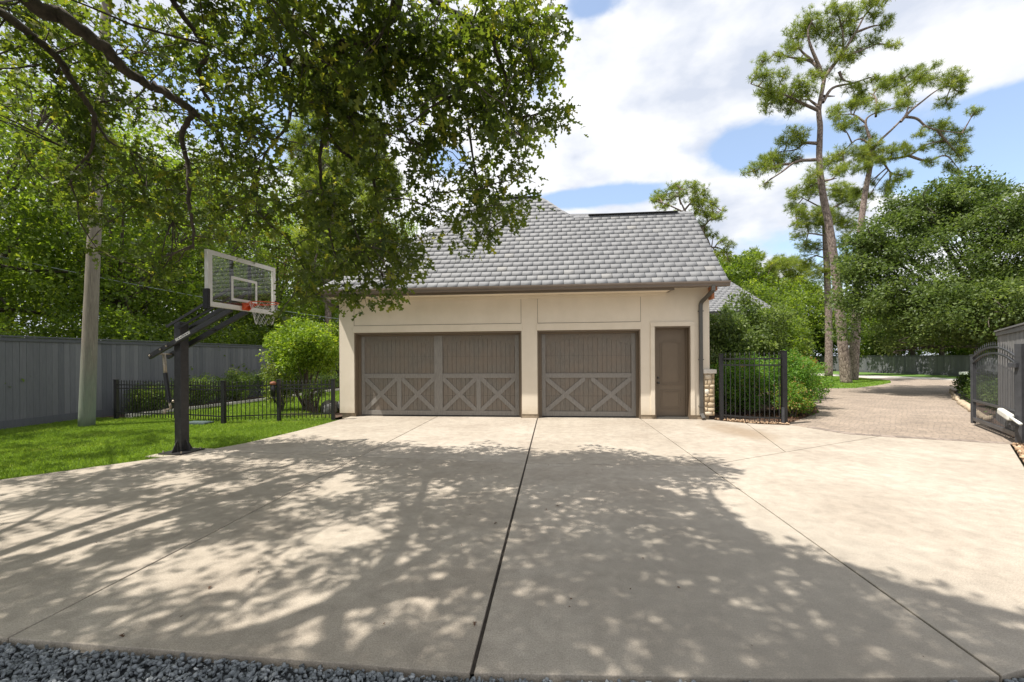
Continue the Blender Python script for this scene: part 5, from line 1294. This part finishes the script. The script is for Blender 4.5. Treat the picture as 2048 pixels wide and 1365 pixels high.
def pine_blob(label, dep, cx, cy, rx, ry, n, seed, base_y=740, tl=.4, dens=26):
    r = random.Random(seed); pads = []
    for i in range(n):
        a = r.uniform(0, 6.28); q = r.random()**.5; pads.append((cx+rx*q*math.cos(a), cy+ry*q*math.sin(a), rx*.24*r.uniform(.6, 1.2), ry*.17*r.uniform(.6, 1.2)))
    limbs = [[(cx+r.uniform(-3, 3), cy+ry*.5*r.uniform(-1, 1)), (cx+dx*rx*.4, cy+r.uniform(-.3, .3)*ry), (cx+dx*rx*.8, cy+r.uniform(-.7, .5)*ry)] for dx in (-1, 1, -.7, .8, -.9, .6)]
    return pine('pine_tree', label, dep, [(cx+4, base_y, 420/dep), (cx, (cy+base_y)/2, 340/dep), (cx, cy, 240/dep), (cx, cy-ry*.8, 80/dep)], limbs, pads, seed, .2, 1, 0, 0, group='pines', dens=dens, tl=tl, depth_spread=2)
pine_blob('distant round topped pine just right of the garage roof corner', 46, 1505, 555, 48, 52, 46, 51, 735)
pine_blob('distant pine between the garage roof and the tall pine trunks', 50, 1580, 560, 52, 46, 46, 52, 735)
pine_blob('bluish pine rising behind the oak above the hoop', 24, 655, 330, 55, 250, 70, 53, 745, dens=26)
pine_blob('paler pine glimpsed through oak leaves left of the garage roof', 30, 745, 420, 48, 170, 50, 54, 740, dens=22)

# ------------------------------------------------------------------ broadleaf trees right
def px_tree(label, cx, cy, dep, ells, trunk_h, r0, seed, **k_):
    c = D(cx, cy, dep+.8); m_ = dep/FPX; out = []
    for (x, y, rx, ry, dd, n) in ells:
        q = D(x, y, dep+dd); out.append((q[0]-c[0], q[1]-c[1], q[2], rx*m_, rx*m_*.9, ry*m_, n))
    return tree('evergreen_tree', label, 'tree', (c[0], c[1], 0), (0, .2, trunk_h), r0, out, 'holly', seed, **k_)
px_tree('big dark leafy evergreen right of the paver drive behind the arched gate', 2030, 560, 18.5,
        [(1900, 545, 190, 140, 0, 300), (1860, 625, 180, 60, -.5, 150), (1800, 470, 70, 50, 0, 40), (1875, 430, 70, 45, .5, 40), (1950, 420, 70, 48, 0, 40), (1745, 560, 55, 70, 0, 45), (1960, 640, 110, 50, -2, 80)]+[(x, y, 15, 20, .3*math.sin(x), 5) for x, y in ((1722, 492), (1745, 462), (1768, 440), (1798, 408), (1822, 415), (1850, 398), (1878, 378), (1902, 392), (1925, 372), (1946, 364), (1972, 384), (1998, 372), (1700, 545), (1688, 600), (1710, 520))], 3.0, .26, 61, per=115, leaf=.125, cr=.6, limbs=26)
px_tree('leafy evergreen at the right edge above the pale fence', 2110, 520, 16,
        [(2100, 520, 130, 130, 0, 200), (2050, 430, 60, 50, 0, 40), (2060, 610, 100, 50, -1, 80)], 3.0, .22, 62, per=110, leaf=.115, cr=.55, limbs=18)
base_t = tree('woodland_tree', 'mid green tree behind the far fence left of the pine trunks', 'tree', (0, 0, 0), (0, 0, 3.5), .25, [(0, 0, 5.4, 4.4, 4.0, 3.6, 230), (0, 0, 2.6, 3.6, 3.2, 1.8, 90)], 'hedge', 64, per=85, leaf=.24, cr=.8, limbs=10, group='trees beyond the far fence')
spots = [(17.5, 46, 1.28, 'mid green tree far back right of the garage, left of the pine trunks'), (23, 52, 1.15, 'mid green tree behind the far fence at the pine trunks'), (28.5, 51, 1.05, 'leafy tree behind the far fence just right of the pine trunks'), (33, 46, .85, 'leafy tree behind the middle of the far fence'),
         (38.5, 41.5, .9, 'leafy tree behind the right half of the far fence'), (44, 38, 1.0, 'leafy tree beyond the far fence nearest the arched gate'), (50, 33, 1.1, 'leafy tree behind the arched gate in the distance'), (11, 40, 1.15, 'leafy tree behind the house roof right of the garage'), (15.2, 34, .85, 'rounded tree left of the slim pine trunk'),
         (46, 52, 1.2, 'tall leafy tree far behind the evergreen crown')]
for i, (x, y, s_, lb) in enumerate(spots):
    o = base_t if i == 0 else copy_tree(base_t); o.location = (x, y, 0); o.scale = (s_, s_, s_*random.Random(i).uniform(.9, 1.1)); o.rotation_euler = (0, 0, i*1.3); o['label'] = lb

oh = tree('fence_tree', 'x', 'tree', (0, 0, 0), (0, 0, 3.6), .2, [(0, 0, 5.2, 3.6, 3.6, 2.3, 190)], 'hedge', 65, per=80, leaf=.2, cr=.7, limbs=12, group='trees overhanging the far fence')
for i, (x, y, off, lb) in enumerate([(1650, 742, 1.5, 'tree overhanging the far fence behind the pine trunks'), (1830, 748, 1.0, 'tree overhanging the middle of the far fence'), (1895, 751, 1.0, 'tree overhanging the far fence left of the white box'), (1965, 755, .8, 'tree overhanging the far fence behind the arched gate')]):
    o = oh if i == 0 else copy_tree(oh); p = G(x, y); o.location = (p[0]+off*.5, p[1]+off, 0); o.rotation_euler = (0, 0, i*1.7); o.scale = (1, 1, .85+.06*(i % 3)); o['label'] = lb
# shrubs right of the garage
def shrub(name, label, base, rx, ry, h, mat, seed, n=70, per=70, leaf=.06, cr=.2, group=None, tmpl=0, tintshift=0, cat='shrub', z0=.1):
    rng = np.random.default_rng(seed); rr = random.Random(seed); t = thing(name, label, cat, (base[0], base[1], 0), group); b = np.array([base[0], base[1], 0.])
    Pc, Rc = ell_clumps(b+np.array([0, 0, z0+(h-z0)*.5]), (rx, ry, (h-z0)*.5), n, cr, rng, flat=.8, inner=.3)
    mb = MB()
    for i in range(min(14, n)):
        e = Pc[i]; s_ = b+np.array([rr.uniform(-.08, .08), rr.uniform(-.08, .08), 0]); m1 = (s_+e)/2+np.array([rr.uniform(-.1, .1), rr.uniform(-.1, .1), .1])
        p, r_ = smooth_path([s_, m1, e], [.018+.01*h, .012, .004], 4); mb.tube(p, r_, 5, cap=False)
    mb.build('stem', M['oak_bark'], t, smooth=True, fixn=False)
    P_, d, idx = clump_points(Pc, Rc, per, rng); P_[:, 2] = np.maximum(P_[:, 2], .02)
    ct = rng.normal(0, .12, len(Pc))
    link('foliage', leaves_at('foliage', P_, d, rng, leaf, tmpl, tint=np.clip(rng.beta(2, 2.3, len(P_))+ct[idx]+tintshift, 0, 1)), M[mat], t)
    return t
GR = 'shrubs right of the garage'
shrub('nandina_shrub', 'bright green bush just right of the bowed fence post, at the drive edge', (6.9, 13.1), .85, .8, 1.75, 'nandina', 71, 150, 85, .065, .22, GR)
shrub('nandina_shrub', 'low bush with reddish leaf tips at the mulch edge by the paver drive', (6.55, 12.35), .45, .45, 1.0, 'nandina', 72, 70, 80, .055, .17, GR, tintshift=.2)
shrub('nandina_shrub', 'light green bush behind the middle of the bowed iron fence', (5.6, 12.9), .75, .7, 1.75, 'nandina', 73, 120, 80, .06, .2, GR)
shrub('nandina_shrub', 'green bush behind the bowed fence next to the garage corner', (4.95, 13.0), .6, .7, 1.45, 'nandina', 74, 100, 80, .06, .2, GR)
shrub('nandina_shrub', 'bright bush beyond the fence post, second along the drive', (8.0, 14.6), .75, .8, 1.7, 'nandina', 75, 110, 80, .065, .22, GR)
shrub('tall_shrub', 'tall dark glossy shrub against the garage side above the iron fence', (5.5, 14.6), 1.1, 1.0, 3.3, 'holly', 76, 190, 80, .10, .28, GR, z0=.5)
shrub('tall_shrub', 'tall loose shrub with upright shoots below the house roof', (7.2, 16.2), 1.2, 1.2, 3.7, 'holly', 77, 210, 80, .11, .3, GR, z0=.5, tintshift=.12)
shrub('tall_shrub', 'tall leafy shrub at the right end of the shrub row by the drive', (9.0, 17.8), 1.1, 1.3, 3.3, 'hedge', 78, 180, 80, .11, .32, GR, z0=.4)
shrub('tall_shrub', 'dark shrub farthest back along the paver drive', (10.6, 21.6), 1.6, 1.6, 3.9, 'holly', 79, 180, 80, .13, .4, GR, z0=.4)
shrub('red_shrub', 'small dark red leaved bush beside the far fence left of the pines', (24.6, 43.5), .8, .6, 1.5, 'redleaf', 80, 50, 50, .14, .3)
for i, (x, y, r_, lb) in enumerate([(*G(1925, 789)[:2]+np.array([.7, .2]), .6, 'leafy plant right behind the farthest edging stones'), (*G(1940, 803)[:2]+np.array([.6, .1]), .5, 'leafy plant right behind the middle edging stones'), (*G(1962, 815)[:2]+np.array([.5, 0]), .5, 'leafy plant seen through the far end of the arched gate'), (14.4, 14.6, .8, 'low leafy plant behind the stone edging nearest the gate'), (16.4, 16.8, .9, 'low leafy plant behind the middle of the stone edging'), (18.9, 19.4, 1.0, 'low leafy plant at the far end of the stone edging'), (12.3, 12.2, .7, 'low leafy plant behind the arched gate')]):
    shrub('bed_plant', lb, (x, y), r_, r_, .8, 'vine', 95+i, 60, 60, .09, .22, 'plants behind the stone edging', cat='plant')

# ------------------------------------------------------------------ left side planting
t = shrub('ornamental_tree', 'small yellow green ornamental tree behind the iron fence beside the garage', (-8.25, 13.3), 1.25, 1.2, 2.95, 'bush', 100, 260, 85, .085, .26, z0=1.15, cat='tree')
mb = MB(); p, r_ = smooth_path([(-7.95, 13.0, -.05), (-8.05, 13.05, .5), (-8.2, 13.2, 1.1), (-8.3, 13.3, 1.9)], [.09, .07, .06, .04], 4); mb.tube(p, r_, 9); mb.build('trunk', M['oak_bark'], t, smooth=True)
shrub('small_shrub', 'thin pale stemmed shrub between the rocks and the ornamental tree', (-7.5, 12.6), .35, .35, .95, 'azalea', 101, 22, 40, .06, .14, z0=.4)
shrub('white_flower_shrub', 'pale leaved shrub behind the iron fence gate post, left of the ornamental tree', (-9.1, 13.2), .42, .42, 1.75, 'azalea', 102, 60, 60, .07, .2, tintshift=.3)
for i, (x, y, rx, h, lb) in enumerate([(-12.9, 12.4, .62, .95, 'rounded bush in the bed, leftmost behind the iron fence'), (-12.75, 13.9, .65, 1.15, 'rounded bush in the bed just left of the hoop pole'), (-12.6, 15.6, .72, 1.2, 'rounded bush in the bed just right of the hoop pole'),
                                   (-12.45, 17.4, .72, 1.25, 'rounded bush in the bed, middle of the row'), (-12.3, 19.2, .72, 1.3, 'rounded bush in the bed, second from the far end'), (-12.1, 21.2, .8, 1.4, 'rounded bush at the far end of the bed')]):
    shrub('rounded_bush', lb, (x, y), rx, rx*1.1, h, 'azalea', 110+i, 90, 70, .06, .2, 'rounded bushes along the board fence', z0=.05, cat='bush')
    
base_l = tree('shade_tree', 'x', 'tree', (0, 0, 0), (.1, .1, 5.5), .28, [(0, 0, 8.2, 4.6, 4.6, 4.0, 260), (0, 0, 4.8, 4.3, 4.3, 2.4, 150)], 'hedge', 120, per=72, leaf=.165, cr=.75, limbs=24, group='trees behind the left board fence')
base_m = tree('shade_tree', 'x', 'tree', (0, 0, 0), (-.1, .1, 5.0), .22, [(0, 0, 7.2, 3.8, 3.8, 4.4, 220), (0, 0, 3.6, 3.4, 3.4, 1.9, 110)], 'hedge', 121, per=72, leaf=.15, cr=.7, limbs=22, group='trees behind the left board fence', tintshift=.08)
sp = [(base_l, -20.2, 12.0, 1.0, 'leafy tree behind the board fence with dark trunk left of the utility pole'), (base_m, -18.4, 16.2, 1.0, 'leafy tree behind the board fence right of the utility pole'), (base_l, -19.6, 21.0, 1.05, 'leafy tree behind the fence between utility pole and backboard'),
      (base_m, -17.2, 24.8, 1.0, 'leafy tree behind the backboard'), (base_l, -15.0, 30.5, 1.0, 'leafy tree right of the backboard beyond the back lawn'), (base_m, -26.5, 17.5, 1.35, 'taller tree in the second row left of the utility pole'), (base_l, -28, 26, 1.45, 'tall tree in the second row behind the utility pole'),
      (base_m, -24, 34, 1.5, 'tall tree in the second row beyond the hoop'), (base_l, -19.3, 7.0, .9, 'leafy tree behind the board fence at the left edge'), (base_m, -10.8, 33.5, .85, 'leafy tree beyond the back lawn left of the garage'), (base_l, -16, 40, 1.2, 'far tree behind the left end of the garage roof')]
seen = set()
for i, (src, x, y, s_, lb) in enumerate(sp):
    if src.name in seen: o = copy_tree(src)
    else: o = src; seen.add(src.name)
    o.location = (x, y, 0); o.scale = (s_, s_, s_*random.Random(i+5).uniform(.92, 1.08)); o.rotation_euler = (0, 0, i*2.1); o['label'] = lb
# understory just behind the fence
for i, (x, y, h, lb) in enumerate([(-16.2, 9.5, 3.4, 'dark understory shrub behind the board fence at the left edge'), (-16.0, 13.5, 3.6, 'dark understory shrub behind the board fence right of the utility pole'), (-15.8, 17.5, 3.6, 'dark understory shrub behind the fence below the hoop arm'), (-15.4, 21.5, 3.4, 'understory shrub behind the fence under the backboard'),
                               (-13.0, 28.2, 3.8, 'understory shrub closing the far end of the back lawn'), (-9.8, 29.5, 3.8, 'understory shrub beside the garage beyond the back lawn')]):
    shrub('understory_shrub', lb, (x, y), 1.9, 2.3, h, 'hedge', 130+i, 150, 75, .13, .5, 'understory behind the left fence', z0=.4)
t = shrub('crape_myrtle', 'flowering tree with pink blossom behind the backboard', (-12.9, 24.2), 1.6, 1.6, 6.2, 'bush', 140, 130, 70, .12, .45, z0=2.2, cat='tree')
rng = np.random.default_rng(9); c = np.array([D(565, 520, 25.5), D(585, 512, 25.5), D(553, 532, 25.6), D(540, 520, 25.6), D(575, 545, 25.4)]); P_, d, idx = clump_points(c, np.full((5, 3), .35), 60, rng)
link('blossom', leaves_at('blossom', P_, d, rng, .12, 0), M['pink'], t)
